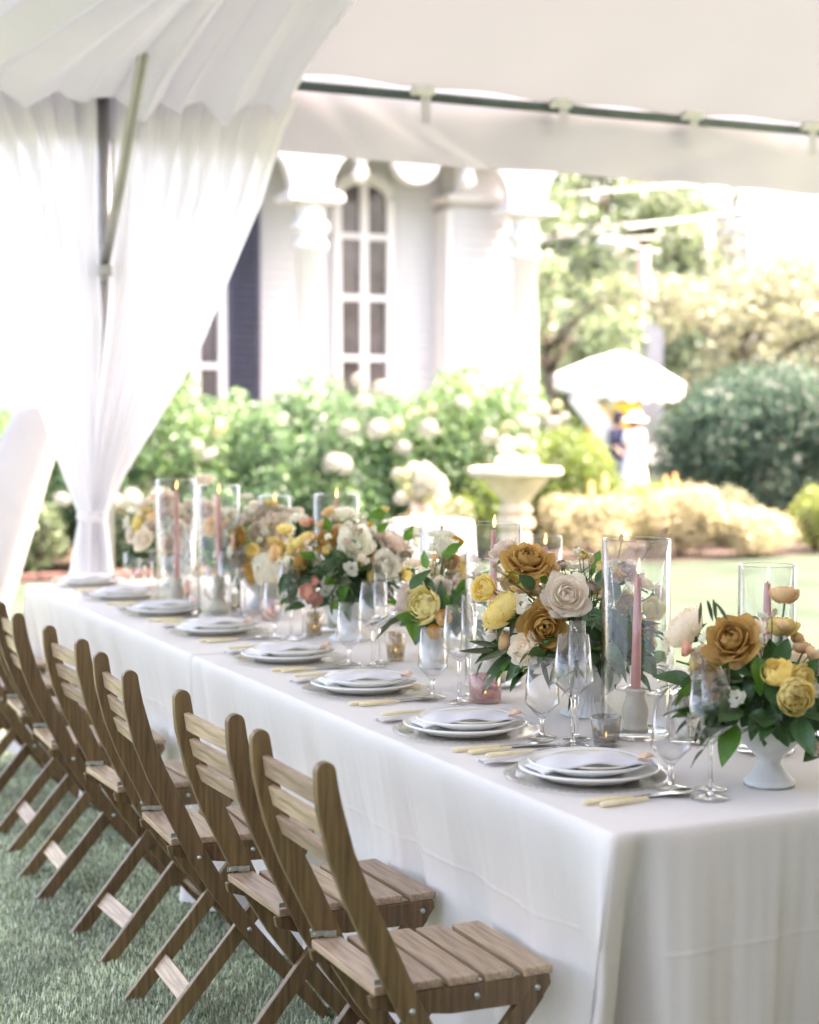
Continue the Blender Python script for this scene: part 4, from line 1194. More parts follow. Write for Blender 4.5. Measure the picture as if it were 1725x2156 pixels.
# flat napkin lying under the fork
def flat_napkin():
    U, Vv = np.meshgrid(np.linspace(-1, 1, 16), np.linspace(-1, 1, 10), indexing='ij')
    me = grid_mesh('linen_square', U * 0.075 + 0.006 * Vv, Vv * 0.042, 0.010 + 0.004 * np.sin(3 * U + Vv) + 0.003 * np.sin(5 * Vv) - 0.006 * np.clip(np.abs(U) - .7, 0, 1) * 2)
    me.materials.append(MT['napkin'])
    return me
FLATNAP = flat_napkin()
# place marker: curled peach petal
U, Vv = np.meshgrid(np.linspace(-1, 1, 12), np.linspace(0, 1, 12), indexing='ij')
marker_me = grid_mesh('place_marker', 0.045 * Vv - 0.01 * U ** 2, U * 0.022 * np.sin(np.pi * np.clip(Vv + .12, 0, 1)), 0.016 * np.sin(Vv * 3) + 0.010 * U ** 2 + 0.004 * np.sin(9 * Vv))
marker_me.materials.append(MT['peach'])
# cutlery (handle towards -x, business end towards +x)
def handle():
    return MB().lathe([(0.0005, -0.105), (0.0055, -0.104), (0.0072, -0.095), (0.0065, -0.05), (0.0048, 0.0), (0.003, 0.004)], 12)
hm = handle().mesh('handle', True)
for v in hm.vertices:
    v.co = (v.co.z, v.co.y, v.co.x * 0.75)
hm.flip_normals()
hm.materials.append(MT['ivory'])
def flat_outline(name, pts, th=0.0016, lift=None):
    poly = [(x, y) for x, y in pts] + [(x, -y) for x, y in reversed(pts)]
    n = len(poly)
    z = [(lift(x, y) if lift else 0) for x, y in poly]
    v = [(x, y, zz + th) for (x, y), zz in zip(poly, z)] + [(x, y, zz) for (x, y), zz in zip(poly, z)]
    f = [tuple(range(n - 1, -1, -1)), tuple(range(n, 2 * n))] + [(i, (i + 1) % n, (i + 1) % n + n, i + n) for i in range(n)]
    me = mesh(name, v, f)
    me.materials.append(MT['silver'])
    return me
blade_me = flat_outline('blade', [(0.0, 0.003), (0.02, 0.004), (0.035, 0.008), (0.09, 0.009), (0.115, 0.006), (0.125, 0.0005)])
# spoon bowl
U, Vv = np.meshgrid(np.linspace(0, 1, 14), np.linspace(-1, 1, 9), indexing='ij')
wd = np.interp(U, [0, .3, .42, .55, .75, .92, 1], [.003, .0025, .006, .016, .020, .012, .001])
Zs = 0.006 - 0.009 * np.clip((U - .4) / .6, 0, 1) * np.sin(np.pi * np.clip((U - .4) / .6, 0, 1)) * (1 - Vv ** 2) + .004 * np.clip(U - .45, 0, 1)
spoon_me = grid_mesh('bowl', U * 0.115, Vv * wd, Zs)
spoon_me.materials.append(MT['silver'])
ft = MB().box((0.03, 0, 0.003), (0.06, 0.005, 0.002)).box((0.065, 0, 0.003), (0.018, 0.02, 0.002))
for k in range(4):
    ft.box((0.095, -0.0085 + k * 0.00567, 0.004), (0.045, 0.0025, 0.002))
fork_me = ft.mesh('tines')
fork_me.materials.append(MT['silver'])
# stemware, angular bowls
def wine_me(R, zb, zs, zw, zt, Rt, foot=0.036):
    outer = [(0.0005, 0.0), (foot, 0.0005), (foot, 0.002), (foot * .55, 0.0035), (0.007, 0.007), (0.0042, 0.016), (0.0038, zb * 0.6), (0.0042, zb - .006), (0.008, zb), (0.018, zb + .010), (R, zw), (R * 1.0, zw + .004), (Rt, zt)]
    inner = [(Rt - .0012, zt), (R - .0014, zw + .004), (R - .002, zw), (0.017, zb + .0125), (0.0005, zb + .006)]
    return outer, inner
def stem_thing(name, label, prof, group):
    outer, inner = prof
    t = thing(name, label, 'glass', group=group)
    split = 8
    me = MB().lathe(outer[:5], 32).mesh('foot', True)
    me.materials.append(MT['crystal'])
    link('foot', me, None, t)
    me = MB().lathe([(0.0003, outer[4][1])] + outer[4:split + 1] + [(0.0003, outer[split][1] + .002)], 20).mesh('stem', True)
    me.materials.append(MT['cut_glass'])
    link('stem', me, None, t)
    bw = MB().lathe(outer[split:] + inner, 40).mesh('bowl', True)
    bw.materials.append(MT['crystal'])
    link('bowl', bw, None, t)
    return t
PROTO = dict(
    wine=stem_thing('wine_glass', 'x', wine_me(0.045, 0.105, 0, 0.140, 0.242, 0.0335), 'wine glasses'),
    goblet=stem_thing('water_goblet', 'x', wine_me(0.039, 0.046, 0, 0.078, 0.176, 0.031, 0.034), 'water goblets'),
    flute=stem_thing('champagne_flute', 'x', wine_me(0.0205, 0.105, 0, 0.135, 0.262, 0.018, 0.031), 'champagne flutes'))
used = set()
def place(kind, x, y, label, rz=0.0, tiltx=0.0):
    p = PROTO[kind]
    c = p if kind not in used else copy_tree(p)
    used.add(kind)
    c.location, c.rotation_euler = (x, y, ZT), (tiltx, 0, rz)
    c['label'] = label
    return c
def cutlery(name, cat, label, x, y, z, rz, head, group):
    t = thing(name, label, cat, (x, y, z), rz, group)
    link('handle', hm, None, t, loc=(0, 0, 0.0055))
    link({'fork': 'tines', 'knife': 'blade', 'spoon': 'spoon_bowl'}[cat], head, None, t, loc=(0.0, 0, 0.003))
    return t
rr = random.Random(21)
def setting(i, x, y, side):
    """side -1: diner sits on the -x side (near chairs); +1: across the table"""
    s_ = -side
    o_ = ORD[i]
    where = f'{o_} place setting from the near end' if side < 0 else f'{o_} place setting across the table'
    rz = 0 if side < 0 else math.pi
    def W_(dx_, dy_):
        return (x + s_ * dx_, y + s_ * dy_)
    g = thing('charger', f'clear beaded glass charger, {where}', 'charger', (x, y, ZT), rr.uniform(0, 6), 'glass chargers')
    link('dish', charger_me, None, g)
    link('bead_rim', beads_me, None, g)
    jx, jy = rr.uniform(-.004, .004), rr.uniform(-.004, .004)
    tag(link('dinner_plate', dinner_me, None, None, (x + jx, y + jy, ZT + 0.0062)), f'white dinner plate on the glass charger, {where}', 'plate', 'white dinner plates')
    tag(link('salad_plate', salad_me, None, None, (x - jx, y + jy, ZT + 0.0165)), f'white coupe plate stacked on the dinner plate, {where}', 'plate', 'white coupe plates')
    tag(link('bread_plate', bowl_me, None, None, (x + s_ * .012, y, ZT + 0.0258), (0, 0, 0)), f'small cream plate on top of the stack, {where}', 'plate', 'small cream plates')
    nz = 0.5 + rr.uniform(-.12, .12)
    tag(link('napkin', NAP[i % 2], None, None, (*W_(-0.008, -0.018), ZT + 0.0365), (0, 0, rz - math.pi / 2 + rr.uniform(-.24, .20))), f'folded white napkin across the plates, {where}', 'napkin', 'folded white napkins')
    tag(link('place_marker', marker_me, None, None, (*W_(0.078, -0.07), ZT + 0.036), (0.2, -.2, rz - 0.7), 0.75), f'curled peach place marker on the plate rim, {where}', 'place marker', 'peach place markers')
    if side < 0:
        cutlery('knife', 'knife', f'ivory handled knife nearest the plate, {where}', *W_(-0.025, -0.192), ZT, rr.uniform(-.03, .05), blade_me, 'ivory handled knives')
        cutlery('spoon', 'spoon', f'ivory handled spoon beside the knife, {where}', *W_(-0.005, -0.215), ZT, rr.uniform(.0, .10), spoon_me, 'ivory handled spoons')
        tag(link('linen_square', FLATNAP, None, None, (*W_(-0.055, 0.205), ZT), (0, 0, rr.uniform(-.2, .2))), f'small crumpled white linen under the fork, {where}', 'linen', 'crumpled linen squares')
        cutlery('fork', 'fork', f'ivory handled fork on the crumpled linen, {where}', *W_(-0.02, 0.198), ZT + 0.014, rr.uniform(-.04, .08), fork_me, 'ivory handled forks')
    return where
PL = [(1.684, 2.796), (1.682, 3.325), (1.706, 3.956), (1.722, 4.557), (1.726, 5.240), (1.730, 5.845), (1.735, 6.419), (1.74, 6.985)]
GL = [[('goblet', 1.783, 2.657), ('wine', 1.80, 2.552), ('flute', 1.845, 2.615)], [('goblet', 1.806, 3.200), ('wine', 1.822, 3.093), ('flute', 1.868, 3.155)], [('goblet', 1.820, 3.790), ('wine', 1.848, 3.695), ('flute', 1.90, 3.745)],
      [('goblet', 1.850, 4.410), ('wine', 1.890, 4.330), ('flute', 1.935, 4.38)], [('goblet', 1.86, 5.06), ('wine', 1.885, 4.975), ('flute', 1.945, 5.02)], [('goblet', 1.865, 5.69), ('wine', 1.885, 5.585), ('flute', 1.945, 5.60)],
      [('goblet', 1.87, 6.26), ('wine', 1.89, 6.15), ('flute', 1.94, 6.22)], [('goblet', 1.88, 6.85), ('wine', 1.90, 6.74), ('flute', 1.95, 6.80)]]
nm = dict(goblet='short clear water goblet', wine='tall angular clear wine glass', flute='narrow clear champagne flute')
for i, (x, y) in enumerate(PL):
    w_ = setting(i, x, y, -1)
    for kind, gx, gy in GL[i]:
        place(kind, gx, gy, f'{nm[kind]} at the {w_}', rr.uniform(0, 6))
for i, (x, y) in enumerate([(2.50, 2.86), (2.50, 3.46), (2.50, 4.06), (2.50, 4.66), (2.50, 5.26), (2.50, 5.86)]):
    w_ = setting(i, x, y, 1)
    for kind, dx_, dy_ in (('goblet', -.13, .13), ('wine', -.15, .23)):
        place(kind, x + dx_, y + dy_, f'{nm[kind]} at the {w_}', rr.uniform(0, 6))

# ------------------------------------------------------------------ candles
fl_me = MB().lathe([(0.0003, 0), (0.0030, 0.004), (0.0046, 0.010), (0.0040, 0.018), (0.0022, 0.027), (0.0003, 0.036)], 14).mesh('flame', True)
fl_me.materials.append(MT['flame'])
def hurricane(label, x, y, r, ztop):
    h = ztop - ZT
    t = thing('hurricane_glass', label, 'hurricane glass', (x, y, ZT), group='glass hurricane cylinders')
    MB().lathe([(r, 0.012), (r, h), (r - .0016, h + .0012), (r - .0032, h), (r - .0032, 0.014)], 64).obj('cylinder', 'clear', t, True)
    MB().lathe([(0.0008, 0), (r - .004, 0), (r, 0.003), (r, 0.012), (r - .004, 0.0135), (0.0008, 0.012)], 64).obj('base', 'clear', t, True)
    MB().lathe([(r - .0012, h - .0004), (r + .0006, h + .0006), (r - .001, h + .0022), (r - .003, h + .0008)], 64).obj('rim', 'crystal', t, True)
def taper(label, x, y, z0, z1, lean=(0, 0)):
    t = thing('taper_candle', label, 'candle', (x, y, z0), group='pink taper candles')
    L_ = z1 - z0
    wx = MB()
    prof = [(0.001, -0.014), (0.0095, -0.013), (0.0108, 0.004), (0.0106, L_ * .25), (0.0090, L_ * .7), (0.0066, L_ - .004), (0.0058, L_ - .0005), (0.0008, L_ - .002)]
    wx.lathe(prof, 18, flute=0.10, nf=8, fl0=1, fl1=5)
    wx.obj('wax', 'wax', t, True, rot=(*lean, 0))
    tip = Vector((math.sin(lean[1]) * L_, -math.sin(lean[0]) * L_, L_ - .002))
    MB().tube([tip, tip + Vector((0.0008, 0, 0.006)), tip + Vector((0.0016, 0.001, 0.010))], 0.0009, 5).obj('wick', 'wick', t)
    link('flame', fl_me, None, t, loc=tip + Vector((0.001, 0, 0.007)), rot=(0.03, 0.04, 0))
def holder(label, x, y, kind=0):
    t = thing('candle_holder', label, 'candle holder', (x, y, ZT + 0.0135), group='stoneware candle holders')
    if kind == 0:
        prof = [(0.001, 0), (0.029, 0.0), (0.0305, 0.005), (0.028, 0.010), (0.0265, 0.014), (0.029, 0.030), (0.0292, 0.045), (0.026, 0.060), (0.0215, 0.068), (0.0225, 0.072), (0.0215, 0.076), (0.0205, 0.079), (0.0235, 0.085), (0.0240, 0.090), (0.022, 0.094), (0.0125, 0.094), (0.0122, 0.080), (0.001, 0.08)]
    else:
        prof = [(0.001, 0), (0.033, 0.0), (0.034, 0.02), (0.031, 0.03), (0.021, 0.045), (0.020, 0.06), (0.024, 0.075), (0.0265, 0.085), (0.020, 0.098), (0.0195, 0.112), (0.0225, 0.120), (0.022, 0.128), (0.0125, 0.128), (0.0122, 0.112), (0.001, 0.112)]
    MB().lathe(prof, 30).obj('body', 'stoneware', t, True)
    if kind == 0:
        st = MB()
        for k in range(4):
            a = math.pi * k / 4
            d = 0.0055 if k % 2 == 0 else 0.0035
            st.box((0, 0, 0), (d * 2, 0.0008, 0.0012), Matrix.Rotation(a, 3, 'Y'))
        st.obj('gold_star', 'gold', t, loc=(-0.0085, -0.0275, 0.038), rot=(0, 0, -0.3))
    return ZT + 0.0135 + (0.094 if kind == 0 else 0.128)
HUR = [('large glass hurricane around the pink taper at the middle urn', 2.008, 3.135, .0765, 1.206, 1.124, 0, 'pink taper candle in the large hurricane by the middle urn'),
       ('glass hurricane behind the beaded pink votive', 2.047, 3.891, .0755, 1.198, 1.182, 1, 'pink taper candle in the hurricane behind the beaded pink votive'),
       ('small glass hurricane across the table behind the top caramel rose', 2.416, 4.268, .0504, 1.128, 1.100, 0, 'taper candle behind the top caramel rose, across the table'),
       ('glass hurricane behind the near urn, nearest the right edge', 2.160, 2.862, .0615, 1.164, 1.128, 0, 'pink taper candle behind the near urn'),
       ('glass hurricane behind the third arrangement from the camera', 2.107, 5.135, .0761, 1.2215, 1.206, 0, 'taper candle behind the third arrangement'),
       ('glass hurricane holding the tall pink taper at the far arrangement', 1.877, 5.683, .0765, 1.237, 1.203, 1, 'tall pink taper candle beside the far arrangement, right of two'),
       ('glass hurricane farthest left at the far arrangement', 1.828, 6.038, .0768, 1.247, 1.206, 0, 'pink taper candle farthest left at the far arrangement'),
       ('narrow glass hurricane beside the white hydrangea bloom', 2.110, 5.738, .0593, 1.191, 1.165, 0, 'taper candle in the narrow hurricane beside the white bloom'),
       ('glass hurricane behind the two white scabiosa', 2.184, 4.488, .0643, 1.164, 1.158, 0, 'taper candle behind the two white scabiosa')]
for i, (lb, x, y, r, zt, zc, kd, lb2) in enumerate(HUR):
    hurricane(lb, x, y, r, zt)
    z0 = holder(f'stoneware candle holder under the {lb2}', x, y, kd)
    taper(lb2, x, y, z0 - 0.002, zc, (0.0, 0.018 if i == 0 else 0.0))

def votive(label, x, y, r, h, mat, style):
    t = thing('votive', label, 'votive', (x, y, ZT), group='glass votives')
    b_ = MB()
    n = 48
    if style == 'rib':
        b_.lathe([(0.001, 0), (r * .96, 0), (r, 0.006), (r, h), (r * .95, h + .001), (r * .93, h), (r * .93, 0.012), (0.001, 0.010)], 96, flute=0.05, nf=26, fl0=1, fl1=4)
    elif style == 'taper':
        b_.lathe([(0.001, 0), (r * .74, 0), (r * .78, 0.006), (r, h), (r * .96, h + .001), (r * .94, h - .001), (r * .72, 0.010), (0.001, 0.008)], 72, flute=0.05, nf=14, fl0=2, fl1=3)
    else:
        b_.lathe([(0.001, 0), (r * .95, 0), (r, 0.004), (r, h), (r * .96, h + .001), (r * .94, h - .001), (r * .93, 0.010), (0.001, 0.008)], 56)
    b_.obj('glass', mat, t, True)
    if style == 'hob':
        hb2 = MB()
        for j in range(12):
            for k in range(34):
                a = 2 * math.pi * (k + .5 * (j % 2)) / 34
                z = 0.006 + (h - .010) * j / 11
                c = Vector((r * math.cos(a), r * math.sin(a), z))
                nv = Vector((math.cos(a), math.sin(a), 0)) * 0.0026
                tv = Vector((-math.sin(a), math.cos(a), 0)) * 0.0028
                zv = Vector((0, 0, 0.0025))
                hb2.add([c + nv, c + tv, c + zv, c - tv, c - zv], [(0, 1, 2), (0, 2, 3), (0, 3, 4), (0, 4, 1)])
        o = hb2.obj('hobnails', mat, t)
        o['kind'] = 'stuff'
    MB().lathe([(0.001, 0.010), (r * .6, 0.010), (r * .6, h * .3), (0.001, h * .3 - .001)], 20).obj('tealight', 'wax_white', t, True)
    link('flame', fl_me, None, t, loc=(0, 0, h * .3), scale=(.5, .5, .36))
votive('smoky fluted glass votive in front of the large hurricane', 1.886, 3.06, .034, .064, 'smoke', 'taper')
votive('pink beaded glass votive in front of the second hurricane', 1.908, 3.67, .0385, .068, 'rose_glass', 'hob')
votive('gold mercury glass votive under the yellow peony', 2.001, 4.42, .0315, .082, 'mercury', 'taper')
votive('gold mercury glass votive in front of the third urn', 1.997, 5.06, .0312, .072, 'mercury', 'taper')
votive('small dark votive at the far arrangement', 1.975, 5.80, .024, .066, 'smoke', 'plain')
votive('tall clear ribbed glass votive right of the stoneware holder', 2.075, 3.02, .045, .105, 'crystal', 'rib')
votive('pink glass votive between the third and far arrangements', 2.003, 5.50, .0335, .070, 'rose_glass', 'plain')
votive('pink glass votive beside the farthest place settings', 1.96, 6.35, .034, .070, 'rose_glass', 'plain')

# ------------------------------------------------------------------ flowers
def petals(n, R, th_in, th_out, w_in, w_out, pointed, reflex, ruffle, seed, rin=0.30, squash=1.0, na=7, nb=7, th0=18):
    """layered petals wrapped on nested spheres; th = polar reach of a petal's tip (deg from the stem), 180 = closed over the centre"""
    r = np.random.default_rng(seed)
    Vs, Fs = [], []
    a = np.linspace(-1, 1, na)[None, :]
    b_ = np.linspace(0, 1, nb)[:, None]
    for i in range(n):
        t = (i + .5) / n
        ph = i * 2.39996 + r.normal(0, .12)
        Rt = R * (rin + (1 - rin) * t ** 0.85) * (1 + r.normal(0, .03))
        thm = th_in + (th_out - th_in) * t ** 0.9 + r.normal(0, 4)
        w_ = w_in + (w_out - w_in) * t
        length = 1 - ((0.20 + 0.30 * t) * np.abs(a) ** 1.12 if pointed else 0.36 * np.abs(a) ** 2.6)
        beff = b_ * length
        th = np.radians(th0 + (thm - th0) * beff)
        wid = w_ * np.sin(np.pi * np.clip(0.18 + 0.62 * b_, 0, 1)) ** 0.6
        phi = ph + a * wid
        rad_ = Rt * (1 + 0.05 * np.cos(a * 1.5))
        x = rad_ * np.sin(th)
        z = -rad_ * np.cos(th) * squash
        k = (t ** 1.3) * reflex
        tipc = np.clip(b_ - 0.55, 0, 1) / 0.45
        x = x + R * k * (0.30 * tipc ** 1.6 * (1 - 0.3 * np.abs(a)) + (0.16 * tipc ** 2 * (1 - np.abs(a)) if pointed else 0))
        z = z - R * k * 0.55 * tipc ** 1.8 * (0.35 + 0.65 * np.abs(a) ** 1.5 if pointed else 0.8)
        z = z + ruffle * R * np.sin(a * 6 + i) * b_ ** 2
        x = x + ruffle * R * np.cos(a * 5 + 2 * i) * b_ ** 2 * .6
        X = x * np.cos(phi)
        Y = x * np.sin(phi)
        base = len(Vs) * na * nb
        Vs.append(np.stack([X, Y, z + 0 * a], -1).reshape(-1, 3))
        I = np.arange(na * nb).reshape(nb, na) + base
        Fs.append(np.stack([I[:-1, :-1], I[:-1, 1:], I[1:, 1:], I[1:, :-1]], -1).reshape(-1, 4))
    return np.concatenate(Vs), np.concatenate(Fs)
def flower_mesh(name, mat, *args, **kw):
    V, F = petals(*args, **kw)
    me = fast_mesh(name, V, F, True)
    me.materials.append(MT[mat])
    return me
def rose(mat, seed):            # open garden rose with pointed reflexed petals, unit radius
    return flower_mesh('rose', mat, 27, 0.84, 172, 82, 1.75, 0.80, True, 0.62, 0.03, seed, rin=0.14, squash=0.74, na=11, nb=9)
def soft_rose(mat, seed):       # cupped cabbage rose
    return flower_mesh('garden_rose', mat, 34, 1.0, 160, 98, 1.1, 0.72, False, 0.16, 0.035, seed, rin=0.20, squash=0.82)
def ranunculus(mat, seed):
    return flower_mesh('ranunculus', mat, 42, 1.0, 168, 108, 1.0, 0.66, False, 0.06, 0.02, seed, rin=0.22, squash=0.8, na=6, nb=6)
def lisianthus(mat, seed):
    return flower_mesh('lisianthus', mat, 12, 0.9, 120, 78, 1.0, 0.55, False, 0.35, 0.07, seed, rin=0.40, squash=0.7)
def scabiosa(seed):
    return flower_mesh('scabiosa', 'white_petal', 46, 1.0, 150, 92, 0.5, 0.30, False, 0.15, 0.09, seed, rin=0.35, squash=0.45, na=5, nb=5)
def fib(n):
    i = np.arange(n) + .5
    z = 1 - 2 * i / n
    p_ = i * 2.39996
    q = np.sqrt(1 - z * z)
    return np.stack([q * np.cos(p_), q * np.sin(p_), z], 1)
def pod_mesh():
    b_ = MB()
    for d in fib(46):
        d = Vector(d)
        u = d.orthogonal().normalized()
        w_ = d.cross(u)
        ring = [d * 1.0 + (u * math.cos(t) + w_ * math.sin(t)) * 0.25 for t in np.linspace(0, 2 * math.pi, 7)[:-1]]
        b_.add([d * 0.74] + ring, [(0, k + 1, (k + 1) % 6 + 1) for k in range(6)])
    me = b_.mesh('seed_pod')
    me.materials.append(MT['seed'])
    return me
def tail_mesh(seed):
    r = np.random.default_rng(seed)
    V, F = [], []
    for d in fib(260):
        c = np.array([d[0] * .34, d[1] * .34, d[2] * 1.0])
        e = c + np.array([d[0] * .20, d[1] * .20, .28]) * r.uniform(.6, 1.2)
        u = np.cross(d, r.normal(size=3)) * .045
        m = len(V)
        V += [c - u - d * .08, c + u - d * .08, e]
        F.append((m, m + 1, m + 2))
    me = mesh('bunny_tail', V, F)
    me.materials.append(MT['straw'])
    return me
FM = dict(cr=[rose('caramel', s) for s in (1, 2, 3)], wr=[rose('cream', 4), soft_rose('cream', 5), rose('white_petal', 6)], br=[soft_rose('blush', 7), rose('blush', 8)], yr=[soft_rose('yellow', 9), soft_rose('pale_yellow', 10)],
          rp=[ranunculus('apricot', 11), ranunculus('apricot', 12)], ry=[ranunculus('yellow', 13), soft_rose('yellow', 14)], ro=[ranunculus('ochre', 15)], li=[lisianthus('white_petal', 16), lisianthus('white_petal', 17)],
          sw=[scabiosa(18)], po=[pod_mesh()], bt=[tail_mesh(19)], wh=[hydrangea(20, 'white_petal', 170)], pp=[ranunculus('pink', 21)])
FNAME = dict(cr='caramel_rose', wr='cream_rose', br='blush_rose', yr='yellow_garden_rose', rp='peach_ranunculus', ry='yellow_ranunculus', ro='ochre_ranunculus', li='white_lisianthus', sw='white_scabiosa', po='scabiosa_pod', bt='bunny_tail', wh='white_hydrangea', pp='pink_ranunculus')
# calyx shared by the roses
cal = MB()
for k in range(5):
    a = 2 * math.pi * k / 5
    u = Vector((math.cos(a), math.sin(a), 0))
    w_ = Vector((-math.sin(a), math.cos(a), 0))
    cal.add([Vector((0, 0, -0.78)) + u * .05 + w_ * .14, Vector((0, 0, -0.78)) + u * .05 - w_ * .14, u * .55 + Vector((0, 0, -.62)), u * .80 + Vector((0, 0, -.80))], [(0, 1, 2), (0, 2, 3)])
cal.lathe([(.03, -1.0), (.16, -.92), (.2, -.80), (.14, -.66)], 10)
cal_me = cal.mesh('calyx')
cal_me.materials.append(MT['leaf_bright'])
# leaves: unit length along +x
def leaf_mesh(width, droop, fold, seed, mat, n=9):
    r = np.random.default_rng(seed)
    u = np.linspace(0, 1, n)
    v = np.linspace(-1, 1, 5)
    U, Vv = np.meshgrid(u, v, indexing='ij')
    wd = width * np.sin(np.pi * U ** 0.80) ** 0.85 * (1 - 0.18 * U)
    Y = Vv * wd
    Z = fold * np.abs(Vv) * wd - droop * U ** 2 + 0.012 * np.sin(U * 9 + Vv * 2 + seed)
    me = grid_mesh('leaf', U, Y, Z)
    me.materials.append(MT[mat])
    return me
LF = dict(d=[leaf_mesh(.27, .22, .35, 1, 'leaf_dark'), leaf_mesh(.33, .10, .25, 2, 'leaf_dark'), leaf_mesh(.24, .35, .3, 3, 'leaf_dark')], b=[leaf_mesh(.27, .25, .3, 4, 'leaf_bright'), leaf_mesh(.30, .12, .3, 5, 'leaf_bright')],
          o=[leaf_mesh(.085, .18, .3, 6, 'leaf_olive'), leaf_mesh(.10, .05, .3, 7, 'leaf_olive')])
DIRS = dict(c=-FWD + Vector((0, 0, 0.15)), u=Vector((0, 0, 1)), d=Vector((0, 0, -1)) * .6, l=-RIGHT, r=RIGHT)
def dvec(s_):
    v = Vector((0, 0, 0.15))
    for i, ch in enumerate(s_):
        v += DIRS[ch] * (1.0 if i == 0 else 0.7)
    return v.normalized()
def orient(d, roll):
    return (d.to_track_quat('Z', 'Y') @ Matrix.Rotation(roll, 4, 'Z').to_quaternion()).to_euler()
